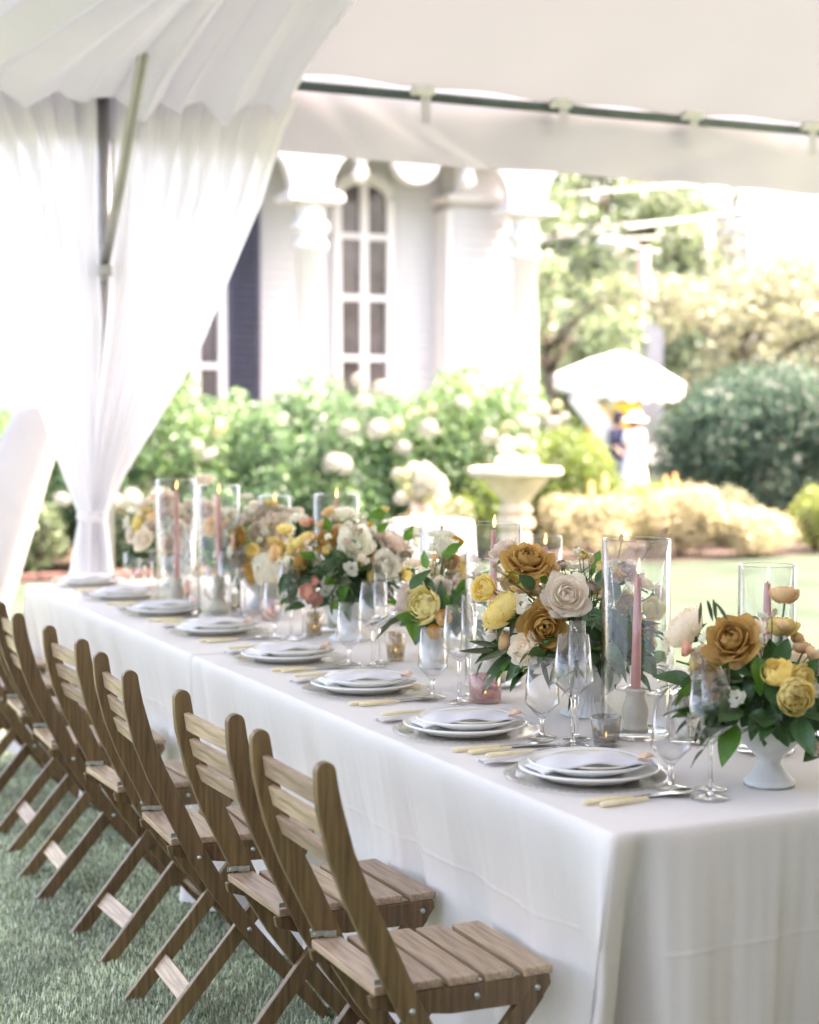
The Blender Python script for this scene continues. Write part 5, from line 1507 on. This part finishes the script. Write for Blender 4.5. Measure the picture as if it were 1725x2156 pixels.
FL={
 'near':((1.972,2.600),[('cr',1.850,2.562,1.065,0.105,'cul'),('wr',1.867,2.753,1.065,0.083,'lu'),('rp',2.056,2.669,1.130,0.051,'u'),('ry',2.025,2.636,1.074,0.058,'u'),('ry',1.902,2.490,1.007,0.053,'cul'),('ry',1.961,2.484,0.989,0.053,'cr'),('ry',1.896,2.425,0.969,0.062,'cd'),('wr',2.068,2.656,1.003,0.058,'u'),('cr',1.842,2.615,0.969,0.080,'ld'),('li',1.820,2.503,0.962,0.035,'cl'),('pp',1.829,2.680,1.030,0.028,'l'),('li',1.815,2.718,1.004,0.035,'l'),('po',1.987,2.676,1.074,0.021,'u'),('br',1.989,2.485,0.860,0.030,'cr'),('wr',2.072,2.565,0.998,0.055,'r'),('li',2.036,2.736,0.997,0.035,'u'),('wr',1.848,2.648,1.015,0.046,'cl'),('li',1.979,2.645,1.049,0.037,'u'),('wr',1.977,2.611,1.021,0.040,'c'),('rp',2.054,2.609,1.031,0.033,'u'),('li',1.982,2.473,0.972,0.032,'cr'),('wr',1.860,2.697,0.994,0.041,'l'),
 ]),
 'mid':((2.055,3.413),[('cr',1.894,3.430,1.152,0.116,'uc'),('cr',1.898,3.352,0.990,0.115,'cd'),('wr',1.942,3.325,1.070,0.106,'c'),('yr',1.819,3.435,1.036,0.094,'lu'),('ry',1.796,3.471,1.077,0.058,'cl'),('rp',1.968,3.459,1.113,0.050,'cl'),('po',2.017,3.481,1.121,0.023,'u'),('li',2.072,3.455,1.116,0.057,'uc'),('li',2.028,3.454,1.123,0.041,'uc'),('li',1.849,3.378,1.049,0.051,'c'),('wr',1.848,3.372,0.941,0.075,'cl'),('rp',1.837,3.444,0.951,0.043,'l'),('rp',1.884,3.452,1.070,0.047,'u'),('rp',1.932,3.451,1.070,0.043,'u'),('br',1.912,3.599,1.164,0.077,'ul'),('wr',2.066,3.358,0.926,0.088,'cr'),('br',2.167,3.445,1.112,0.086,'uc'),('li',2.155,3.462,1.127,0.049,'u'),('wr',2.244,3.462,1.077,0.056,'ur'),('yr',2.137,3.376,1.034,0.052,'c'),('yr',2.252,3.432,1.009,0.056,'cr'),('rp',2.203,3.386,0.970,0.048,'cr'),('ry',2.194,3.366,0.938,0.041,'cr'),('bt',1.823,3.439,1.120,0.029,'lu'),('bt',1.821,3.416,1.098,0.027,'l'),('bt',1.771,3.517,1.101,0.034,'l'),('bt',1.828,3.412,1.084,0.029,'lu'),('bt',2.312,3.492,1.190,0.031,'ru'),('bt',2.245,3.577,1.169,0.026,'u'),('li',2.148,3.504,1.038,0.040,'u'),('rp',2.003,3.463,1.083,0.041,'c'),('ry',2.065,3.490,1.090,0.035,'u'),('wr',2.156,3.386,0.986,0.057,'c'),('li',2.143,3.332,0.891,0.038,'cr'),('br',2.133,3.512,1.061,0.047,'c'),('yr',1.885,3.496,1.085,0.045,'c'),('wr',1.817,3.489,0.992,0.050,'l'),('li',1.864,3.352,0.911,0.040,'c'),('wr',2.309,3.485,1.039,0.052,'r'),('rp',2.083,3.365,0.992,0.038,'c'),
 ]),
 'bud':((2.037,4.240),[('yr',1.918,4.070,0.972,0.098,'cl'),('br',1.895,4.147,0.978,0.076,'l'),('sw',2.039,4.178,1.124,0.075,'uc'),('sw',2.069,4.254,1.153,0.073,'u'),('ro',2.126,4.270,1.130,0.044,'ur'),('wr',2.095,4.212,1.026,0.054,'cr'),('bt',1.923,4.024,0.989,0.028,'cd'),('wr',2.019,4.226,1.048,0.059,'c'),('li',1.955,4.199,1.020,0.045,'u'),('yr',2.139,4.226,1.044,0.054,'r'),('wr',2.121,4.174,0.968,0.054,'r'),('li',2.033,4.103,0.939,0.045,'c'),('ro',1.941,4.033,0.899,0.036,'c'),('wr',2.140,4.228,1.084,0.065,'u'),('yr',2.112,4.127,1.020,0.058,'c'),('li',2.045,3.988,0.951,0.054,'c'),('rp',2.075,4.202,1.075,0.046,'c'),('wr',2.005,4.120,1.011,0.060,'c'),('wr',2.019,4.338,1.067,0.060,'u'),('li',2.057,4.322,1.087,0.049,'u'),('br',2.081,4.139,0.980,0.053,'c'),('rp',1.965,4.024,0.938,0.041,'c'),('li',2.148,4.168,1.062,0.048,'u'),
 ]),
 'third':((2.062,4.908),[('wr',2.056,4.852,1.086,0.115,'c'),('wr',2.092,5.028,1.176,0.097,'u'),('rp',2.042,5.051,1.175,0.044,'ul'),('rp',2.015,5.029,1.139,0.040,'ul'),('pp',1.979,5.078,1.142,0.047,'u'),('cr',2.004,4.953,1.093,0.098,'cul'),('cr',1.909,4.992,1.008,0.098,'l'),('yr',1.945,5.036,1.087,0.068,'ul'),('ro',2.171,5.044,1.123,0.053,'u'),('ro',2.098,4.850,1.017,0.045,'cr'),('br',2.225,4.906,1.087,0.130,'ur'),('wr',2.138,4.776,1.013,0.102,'cr'),('rp',2.148,4.862,1.043,0.058,'u'),('wr',1.980,4.867,0.950,0.096,'cl'),('pp',1.937,4.921,0.955,0.039,'cl'),('pp',1.910,4.910,0.928,0.045,'cl'),('pp',1.929,4.877,0.905,0.042,'cd'),('po',2.208,4.800,1.035,0.036,'ur'),('po',2.133,4.773,0.927,0.036,'r'),('yr',2.235,4.840,0.986,0.064,'r'),('ry',2.266,5.113,1.175,0.042,'u'),('bt',2.342,5.077,1.159,0.035,'ur'),('bt',2.081,4.771,1.031,0.039,'cd'),('wr',2.148,4.942,1.093,0.068,'c'),('li',1.986,5.014,1.047,0.052,'l'),('rp',2.064,4.983,1.124,0.046,'u'),('wr',1.959,4.969,1.005,0.067,'cl'),('ry',2.099,4.793,0.984,0.051,'cr'),('li',2.012,4.779,1.010,0.051,'c'),('wr',2.245,4.895,1.047,0.062,'r'),('li',2.330,4.967,1.070,0.053,'r'),('yr',1.927,5.098,1.058,0.056,'l'),('wr',1.914,5.154,0.976,0.063,'l'),('li',1.929,5.149,1.015,0.057,'l'),('wr',1.909,5.044,0.946,0.068,'cl'),('rp',1.928,5.260,1.023,0.051,'l'),('li',1.931,4.980,0.974,0.052,'cl'),('wr',2.011,5.230,1.151,0.064,'u'),('ry',2.002,5.342,1.104,0.052,'u'),('wr',2.317,4.976,1.117,0.066,'u'),('li',2.246,5.010,1.141,0.057,'u'),
 ]),
 'back':((2.107,5.890),[('cr',1.927,5.649,1.051,0.092,'lc'),('cr',1.947,5.577,0.926,0.088,'ld'),('wh',2.009,5.549,0.946,0.105,'cl'),('ry',2.095,5.744,1.171,0.052,'u'),('wr',2.104,5.682,1.132,0.090,'uc'),('wr',2.035,5.770,1.141,0.080,'ul'),('ry',2.081,5.574,1.003,0.065,'cr'),('rp',1.937,5.812,1.087,0.059,'lu'),('wr',2.021,5.661,1.068,0.069,'c'),('li',2.123,5.616,1.085,0.058,'cr'),('wr',2.035,5.652,1.016,0.065,'c'),('ry',2.050,5.592,1.046,0.044,'u'),('wr',1.984,5.737,1.116,0.069,'u'),('wr',2.091,5.629,1.068,0.065,'c'),('wr',2.063,5.700,1.116,0.069,'c'),('li',1.886,5.610,1.007,0.057,'l'),('wr',1.933,5.642,0.978,0.068,'cl'),('wr',2.175,5.705,1.139,0.070,'u'),('wr',2.074,5.808,1.163,0.070,'u'),('ry',1.963,5.574,1.007,0.051,'c'),('li',2.068,5.521,0.940,0.057,'cr'),('wr',1.920,5.816,1.026,0.070,'l'),('li',1.903,5.821,0.974,0.059,'l'),('wr',1.978,5.906,1.134,0.067,'u'),('rp',1.929,5.870,1.075,0.053,'l'),('li',2.052,5.876,1.196,0.060,'u'),
 ]),
 'far':((2.075,6.816),[('wr',2.093,6.522,1.241,0.097,'u'),('br',1.922,6.484,1.131,0.092,'c'),('br',2.092,6.459,1.106,0.089,'cr'),('wr',1.861,6.622,1.136,0.085,'ul'),('ry',1.808,6.532,1.053,0.069,'l'),('wr',1.802,6.443,0.999,0.091,'cl'),('cr',1.890,6.379,0.974,0.068,'cd'),('rp',2.051,6.586,1.069,0.078,'u'),('wr',1.929,6.365,1.042,0.075,'c'),('li',1.779,6.600,1.056,0.066,'l'),('rp',1.876,6.502,1.087,0.057,'u'),('wr',2.068,6.637,1.125,0.079,'u'),('rp',2.068,6.356,1.043,0.065,'cr'),('bt',1.786,6.655,1.095,0.043,'lu'),('wr',1.943,6.697,1.164,0.071,'u'),('wr',1.960,6.346,0.971,0.064,'cr'),('wr',1.853,6.455,1.043,0.076,'c'),('wr',1.779,6.543,1.011,0.073,'l'),('wr',2.007,6.383,1.024,0.072,'c'),('li',1.911,6.486,1.078,0.061,'c'),('wr',2.089,6.573,1.147,0.074,'u'),('ry',1.864,6.564,1.104,0.054,'u'),('wr',2.175,6.587,1.125,0.075,'r'),('li',1.839,6.686,1.108,0.063,'u'),
 ]),
}
LV={
 'mid':[('d',1.980,3.334,1.015,0.059,0.60,-0.35,0.72),('d',1.981,3.368,1.038,0.080,0.52,-0.18,-0.84),('d',1.971,3.310,1.005,0.073,0.86,-0.41,0.31),('d',1.976,3.340,1.024,0.079,0.24,-0.36,-0.90),('d',2.088,3.360,1.021,0.090,-0.07,-0.34,-0.94),('d',2.074,3.295,0.994,0.089,-0.22,-0.41,-0.88),('d',2.066,3.330,0.946,0.079,0.09,-0.43,-0.90),('d',2.060,3.284,1.008,0.076,0.39,-0.51,-0.76),('d',1.893,3.393,1.078,0.054,-0.78,-0.06,0.62),('d',1.901,3.400,0.931,0.059,0.61,-0.76,-0.21),('d',1.894,3.427,1.016,0.062,-0.84,0.22,-0.49),('b',1.903,3.447,1.143,0.046,0.18,-0.63,-0.76),('b',2.042,3.378,1.119,0.049,0.35,-0.04,0.94),('d',1.861,3.383,0.918,0.069,-0.70,0.11,-0.70),('o',1.904,3.412,0.932,0.082,-0.21,-0.18,-0.96),('o',1.907,3.384,0.915,0.077,0.09,-0.38,-0.92),('o',1.928,3.399,0.922,0.072,0.40,-0.57,-0.71),('d',1.963,3.430,0.964,0.078,0.53,-0.79,-0.29),('d',1.983,3.392,0.975,0.082,0.31,-0.64,-0.70),('d',1.977,3.417,0.954,0.073,-0.13,-0.27,-0.96),('d',2.022,3.377,0.981,0.077,0.00,-0.49,-0.87),('d',2.007,3.349,0.984,0.077,0.85,-0.30,-0.43),('o',2.066,3.349,0.903,0.078,0.35,-0.12,-0.93),('o',2.086,3.336,0.921,0.077,0.27,-0.14,-0.95),('o',2.084,3.299,0.925,0.076,0.30,-0.64,-0.71),('d',2.081,3.255,0.965,0.076,0.30,-0.07,-0.95),('d',2.135,3.321,0.923,0.072,0.29,-0.64,-0.71),('d',1.954,3.438,0.951,0.073,-0.96,-0.11,-0.27),('d',1.940,3.366,0.990,0.077,-0.57,-0.07,-0.82),('d',2.007,3.304,1.088,0.056,0.51,-0.33,0.79),('d',2.077,3.325,1.049,0.062,-0.26,0.31,0.91),('d',2.137,3.345,1.033,0.072,-0.14,-0.50,-0.86),('b',1.920,3.441,1.114,0.047,0.57,-0.49,-0.66),('o',1.831,3.442,1.037,0.077,-0.59,-0.06,-0.81),('o',1.844,3.448,1.022,0.082,-0.45,-0.34,-0.83),('o',1.862,3.429,1.027,0.077,-0.33,-0.27,-0.90),('o',1.805,3.427,0.934,0.089,-1.00,-0.06,0.02),('o',1.837,3.418,0.933,0.079,-0.79,0.50,-0.36),('o',1.811,3.419,0.945,0.072,-0.83,0.54,0.13),('d',2.001,3.361,1.039,0.064,-0.63,0.37,-0.69),('d',1.975,3.386,1.034,0.059,-0.93,0.11,0.35),],
 'near':[('b',1.867,2.568,0.966,0.084,-0.31,-0.29,-0.90),('b',1.850,2.536,0.976,0.065,-0.71,-0.06,-0.70),('d',1.963,2.584,0.986,0.069,-0.11,-0.07,0.99),('d',1.946,2.549,1.007,0.058,0.35,-0.22,0.91),('d',1.897,2.546,1.002,0.062,-0.48,-0.01,0.87),('d',1.893,2.549,1.002,0.062,-0.97,0.06,0.23),('b',1.881,2.527,1.032,0.071,0.01,-0.44,-0.90),('d',1.970,2.514,0.978,0.062,0.36,-0.54,0.76),('d',1.888,2.537,0.979,0.065,-0.63,0.07,-0.77),('d',1.921,2.568,0.948,0.069,-0.50,0.09,-0.86),('o',1.911,2.532,0.896,0.066,0.79,-0.52,0.31),('d',1.926,2.581,0.907,0.067,0.74,-0.41,0.53),('b',1.911,2.568,0.918,0.050,0.59,-0.49,-0.63),('d',1.901,2.529,0.932,0.065,-0.54,-0.04,-0.84),('d',1.917,2.525,0.939,0.067,-0.11,-0.44,-0.89),('d',1.927,2.515,0.913,0.057,0.03,-0.49,-0.87),('d',1.927,2.557,0.907,0.056,-0.02,-0.15,-0.99),('d',1.951,2.501,0.938,0.067,0.18,-0.55,-0.82),('d',1.969,2.502,0.953,0.066,0.57,-0.46,-0.68),('d',2.017,2.500,0.873,0.064,-0.75,-0.18,-0.64),('b',1.858,2.552,0.902,0.086,-0.61,-0.26,-0.75),('d',1.984,2.564,0.981,0.063,-0.64,0.08,-0.77),('d',1.961,2.577,0.972,0.063,-0.71,0.28,-0.64),('d',1.945,2.572,0.983,0.062,-0.99,0.12,-0.12),('d',1.902,2.559,0.980,0.058,-0.92,0.31,-0.25),('d',1.948,2.509,0.951,0.061,-0.13,-0.28,-0.95),('d',1.971,2.495,0.969,0.066,0.92,-0.28,0.29),('d',2.032,2.551,0.915,0.073,0.37,-0.70,-0.61),('o',1.838,2.642,1.124,0.046,-0.21,-0.23,-0.95),('o',1.795,2.560,1.138,0.045,0.24,-0.14,-0.96),('o',1.828,2.581,1.130,0.047,0.39,-0.46,-0.80),('o',1.832,2.593,1.135,0.045,-0.05,-0.33,-0.94),('d',1.878,2.561,0.987,0.057,-1.00,0.00,-0.04),('d',1.899,2.559,1.036,0.047,-0.43,0.15,0.89),],
 'bud':[('b',1.920,4.080,0.930,0.071,-0.99,0.04,0.17),('b',1.894,4.095,0.948,0.083,0.00,-0.54,-0.84),('d',1.936,4.122,0.936,0.066,-0.75,0.47,-0.47),('o',1.906,4.117,0.940,0.069,-0.81,0.48,-0.32),('o',1.879,4.102,0.936,0.074,-0.89,0.15,-0.42),('o',1.864,4.130,0.925,0.075,-0.77,-0.09,-0.63),('d',1.883,4.064,1.012,0.080,0.57,-0.15,0.81),('d',2.000,4.040,0.966,0.074,0.10,-0.51,0.85),('d',1.954,4.131,0.939,0.075,0.20,-0.37,-0.91),('d',1.933,4.078,0.953,0.074,0.69,-0.46,-0.56),('d',1.996,4.086,0.966,0.066,-0.21,0.04,0.98),('d',1.950,4.054,1.002,0.059,-0.35,0.29,0.89),('b',1.988,4.087,1.097,0.051,0.78,-0.46,0.43),('b',1.979,4.040,1.111,0.053,0.73,-0.43,0.54),('d',1.971,4.095,0.986,0.069,0.19,-0.27,-0.94),('d',2.047,4.083,0.976,0.075,0.41,-0.40,-0.82),('d',2.040,4.046,1.006,0.072,0.60,-0.66,-0.46),('d',2.014,4.055,0.953,0.075,-0.02,-0.24,-0.97),('d',1.996,4.048,0.932,0.074,-0.44,-0.20,-0.88),('b',2.006,4.021,0.998,0.059,0.43,-0.31,0.85),('d',1.983,4.119,0.977,0.069,-0.82,0.29,0.50),('d',2.057,4.082,0.945,0.078,0.38,-0.27,-0.89),('b',1.993,4.078,0.991,0.066,0.37,-0.64,-0.67),('o',2.064,4.064,0.914,0.075,0.36,-0.62,-0.70),('d',1.940,4.117,0.921,0.072,-0.34,-0.16,-0.93),('b',2.052,3.997,1.029,0.050,0.63,-0.08,0.77),('b',1.933,4.060,1.068,0.053,-0.19,0.27,0.94),],
 'third':[('d',2.028,4.853,1.019,0.073,-0.80,-0.06,0.60),('d',2.025,4.864,1.025,0.076,-1.00,0.02,0.05),('d',2.049,4.844,1.029,0.083,-0.90,0.05,-0.43),('d',2.050,4.920,1.017,0.081,0.45,-0.53,-0.72),('d',2.068,4.913,1.006,0.095,0.36,-0.61,-0.70),('d',2.009,4.884,0.920,0.073,-0.18,0.23,0.96),('d',2.005,4.913,0.967,0.084,0.89,-0.31,-0.34),('d',1.983,4.889,0.900,0.059,-0.95,-0.02,-0.31),('d',1.965,4.877,0.913,0.049,0.58,-0.34,-0.74),('d',1.988,4.917,0.981,0.077,-0.94,0.29,-0.18),('d',1.995,4.885,0.985,0.076,-0.92,0.33,0.22),('d',2.061,4.865,1.001,0.077,0.80,-0.57,0.18),('b',2.160,4.891,1.159,0.049,-0.24,-0.22,0.95),('b',2.145,4.812,1.179,0.066,-0.98,0.05,-0.22),('b',2.136,4.862,1.113,0.049,0.62,-0.45,0.65),('d',2.044,4.886,0.970,0.087,0.58,-0.26,-0.77),('d',2.036,4.849,0.962,0.083,-0.12,-0.48,-0.87),('d',2.070,4.877,0.977,0.087,0.38,-0.59,-0.72),('d',2.074,4.824,0.991,0.087,0.81,-0.39,-0.43),('d',2.044,4.881,0.947,0.080,-0.54,0.18,-0.82),('o',2.035,4.904,1.027,0.087,-0.81,0.28,-0.51),('o',2.092,4.889,0.951,0.087,0.32,-0.64,-0.70),('o',2.152,4.832,0.976,0.087,0.62,-0.33,-0.71),('d',2.077,4.807,0.940,0.076,0.23,-0.29,-0.93),('d',2.009,4.859,1.025,0.083,-0.26,-0.02,-0.96),('d',2.091,4.901,0.974,0.084,-0.99,-0.08,-0.15),('d',1.944,4.923,0.970,0.080,-0.91,0.21,-0.36),('d',1.938,4.969,0.994,0.081,-0.95,0.16,-0.28),('b',1.952,4.929,1.029,0.059,-0.92,-0.00,0.40),('d',1.872,4.959,0.984,0.076,-0.55,-0.31,-0.78),('d',1.875,4.947,0.962,0.080,0.03,-0.09,-1.00),('b',2.222,4.834,1.084,0.059,0.17,-0.54,0.82),('d',1.948,4.954,0.957,0.081,-0.27,0.08,-0.96),('d',2.113,4.826,0.960,0.080,0.43,-0.60,-0.68),('b',2.085,4.898,1.042,0.060,0.33,-0.13,0.94),('b',2.005,4.943,1.113,0.053,-0.28,0.03,0.96),],
}

VASE = dict(
    near=('chalk_worn', [(0.001, 0), (0.0475, 0.0), (0.0485, 0.004), (0.0478, 0.010), (0.044, 0.014), (0.040, 0.018), (0.028, 0.034), (0.022, 0.044), (0.022, 0.050), (0.034, 0.064), (0.055, 0.085), (0.068, 0.108), (0.073, 0.128), (0.071, 0.130), (0.060, 0.105), (0.02, 0.065), (0.001, 0.062)], 0.0, 0.125),
    mid=('chalk', [(0.001, 0.002), (0.066, 0.0), (0.069, 0.004), (0.064, 0.009), (0.050, 0.020), (0.040, 0.030), (0.036, 0.036), (0.040, 0.040), (0.036, 0.044), (0.055, 0.058), (0.074, 0.082), (0.085, 0.110), (0.090, 0.128), (0.087, 0.130), (0.080, 0.110), (0.04, 0.06), (0.001, 0.055)], 0.055, 0.12),
    bud=('chalk', [(0.001, 0), (0.026, 0.0), (0.028, 0.004), (0.036, 0.030), (0.040, 0.055), (0.036, 0.080), (0.024, 0.105), (0.020, 0.125), (0.026, 0.140), (0.024, 0.141), (0.017, 0.125), (0.02, 0.10), (0.001, 0.08)], 0.0, 0.13))
VASE['third'] = VASE['mid']
VASE['back'] = VASE['near']
VASE['far'] = VASE['mid']
ALAB = dict(near='small white chalky urn of yellow ranunculus and a caramel rose nearest the right edge', mid='white fluted compote of caramel, cream and yellow roses in the middle of the table',
            bud='white bud vase with a yellow peony and two tall white scabiosa', third='fluted compote of cream roses, caramel roses and pink buds, third from the camera',
            back='arrangement of caramel roses and a white hydrangea beyond the third compote', far='farthest arrangement of blush and cream flowers beside the curtain')
FILL = dict(near=(0.12, 12, 1.0), mid=(0.15, 28, 1.1), bud=(0.09, 14, 1.3), third=(0.16, 28, 1.3), back=(0.14, 26, 1.5), far=(0.16, 26, 1.2))
SPREAD = dict(near=(0.15, 80, 21), mid=(0.18, 120, 27), bud=(0.10, 34, 12), third=(0.18, 100, 18), back=(0.15, 60, 12), far=(0.18, 70, 12))
for key, ((vx, vy), items) in FL.items():
    r = random.Random(hash(key) % 1 + len(key) * 7 + ord(key[0]))
    t = thing('flower_arrangement', ALAB[key], 'flower arrangement', (vx, vy, ZT), group='flower arrangements along the table')
    mat, prof, fl, mouth = VASE[key]
    vb = MB().lathe(prof, 112 if fl else 56, flute=fl, nf=28, fl0=1, fl1=len(prof) - 5).obj('vase', mat, t, True, rot=(0, 0, r.uniform(0, 3)))
    if key == 'near':
        MB().lathe([(0.0480, 0.0), (0.0492, 0.0008), (0.0492, 0.0022), (0.0484, 0.003)], 56).obj('worn_foot_edge', 'worn_edge', vb, True)
    Mo = Vector((0, 0, mouth))
    cen = Vector((0, 0, 0))
    for i, (ty, x, y, z, dia, dr) in enumerate(items):
        p = Vector((x - vx, y - vy, z - ZT))
        cen += p
        d = dvec(dr)
        ms = FM[ty]
        me = ms[(i * 3 + len(key)) % len(ms)]
        sc = dia / 2 * (1.17 if ty in ('cr', 'wr', 'br') else 1.15)
        if ty == 'bt':
            sc = dia * 0.55
        f_ = link(FNAME[ty], me, None, t, p, orient(d, r.uniform(0, 6)), sc)
        if ty in ('cr', 'wr', 'br', 'yr'):
            link('calyx', cal_me, None, f_)
        # stem, bending from the vase mouth into the flower's back
        tail = p - d * sc * (0.8 if ty not in ('po', 'bt') else 0.9)
        mid_ = Mo.lerp(tail, 0.55) + Vector((0, 0, 0.03)) - d * 0.03
        P_ = []
        for k in range(8):
            q = k / 7
            P_.append(Mo * (1 - q) ** 2 + mid_ * 2 * q * (1 - q) + tail * q * q)
        MB().tube(P_, 0.0012 if ty in ('bt', 'po') else 0.0021, 6, False).obj('stem', 'stem', t, True)
        if ty == 'po' or ty == 'bt':
            continue
    cen /= len(items)
    # small filler blooms and pale sprigs between the focal flowers
    rad_f, nfil, ysp = FILL[key]
    for k in range(nfil):
        a, e_ = r.uniform(0, 6.28), r.uniform(-0.25, 1.0)
        q = math.sqrt(max(0.05, 1 - e_ * e_)) * r.uniform(0.55, 1.05)
        p = Vector((cen.x * .8 + rad_f * q * math.cos(a), cen.y * .8 + rad_f * ysp * q * math.sin(a), cen.z + 0.085 * e_ + r.uniform(-.03, .03)))
        d = Vector((math.cos(a), math.sin(a), 0.35 + e_)).normalized()
        ty = r.choice(['li', 'li', 'li', 'wr', 'wr', 'rp', 'ry', 'br', 'li', 'wr', 'bt'])
        sc = r.uniform(0.012, 0.021) * (0.8 if ty == 'bt' else 1)
        link(FNAME[ty], r.choice(FM[ty]), None, t, p, orient(d, r.uniform(0, 6)), sc)
        mid_ = Mo.lerp(p, .5) + Vector((0, 0, 0.025))
        P_ = [Mo * (1 - q_) ** 2 + mid_ * 2 * q_ * (1 - q_) + (p - d * sc * .6) * q_ * q_ for q_ in (0, .2, .4, .6, .8, 1)]
        MB().tube(P_, 0.0012, 5, False).obj('stem', 'stem', t, True)
        for j in range(3):
            ax = Vector((r.uniform(-1, 1), r.uniform(-1, 1), r.uniform(-.2, .9)))
            L_ = r.uniform(.022, .04)
            link('leaf', LF['b'][j % 2], None, t, P_[3 + j % 2], ax.to_track_quat('X', 'Z').to_euler(), (L_, L_ * .55, L_))
    rad_, nd_, no_ = SPREAD[key]
    for k in range(nd_):
        a = r.uniform(0, 6.28)
        q = rad_ * r.uniform(0.25, 1.0)
        p = Vector((cen.x * .55 + q * math.cos(a), cen.y * .55 + q * math.sin(a), mouth + r.uniform(-0.015, 0.6 * max(0.06, cen.z - mouth)) + 0.03 - 0.10 * max(0, q / rad_ - .6)))
        out = Vector((math.cos(a), math.sin(a), r.uniform(-.9, .55))).normalized()
        L_ = r.uniform(0.05, 0.092)
        kind = 'b' if r.random() < 0.16 else 'd'
        e = out.to_track_quat('X', 'Z').to_euler()
        e.x += r.uniform(-.8, .8)
        link('leaf', r.choice(LF[kind]), None, t, p, e, (L_, L_, L_))
    for (ty, x, y, z, L_, a, b_, c_) in LV.get(key, []):
        dx_ = Vector((a, b_, c_)).normalized()
        nz_ = (-FWD + Vector((r.uniform(-.5, .5), r.uniform(-.5, .5), 0.35 + r.uniform(-.4, .5)))).normalized()
        yy_ = nz_.cross(dx_).normalized()
        nz_ = dx_.cross(yy_)
        e = Matrix((dx_, yy_, nz_)).transposed().to_euler()
        link('olive_leaf' if ty == 'o' else 'leaf', r.choice(LF[ty]), None, t, (x - vx, y - vy, z - ZT), e, (L_, L_, L_))
    # olive sprigs
    for k in range(no_ // 3):
        a = r.uniform(0, 6.28)
        st = Vector((cen.x * .5 + rad_ * .4 * math.cos(a), cen.y * .5 + rad_ * .4 * math.sin(a), mouth + r.uniform(0.0, 0.10)))
        en = st + Vector((math.cos(a), math.sin(a), r.uniform(-.5, .35))) * r.uniform(.11, .18)
        md_ = st.lerp(en, .5) + Vector((0, 0, 0.03))
        MB().tube([st, md_, en], 0.0011, 5).obj('twig', 'stem', t, True)
        for j in range(8):
            q = (j + 1) / 8
            pp_ = st * (1 - q) ** 2 + md_ * 2 * q * (1 - q) + en * q * q
            ax = (en - st).normalized() + Vector((r.uniform(-.7, .7), r.uniform(-.7, .7), r.uniform(-.6, .5)))
            e = ax.to_track_quat('X', 'Z').to_euler()
            L_ = r.uniform(.04, .06)
            link('olive_leaf', r.choice(LF['o']), None, t, pp_, e, (L_, L_, L_))
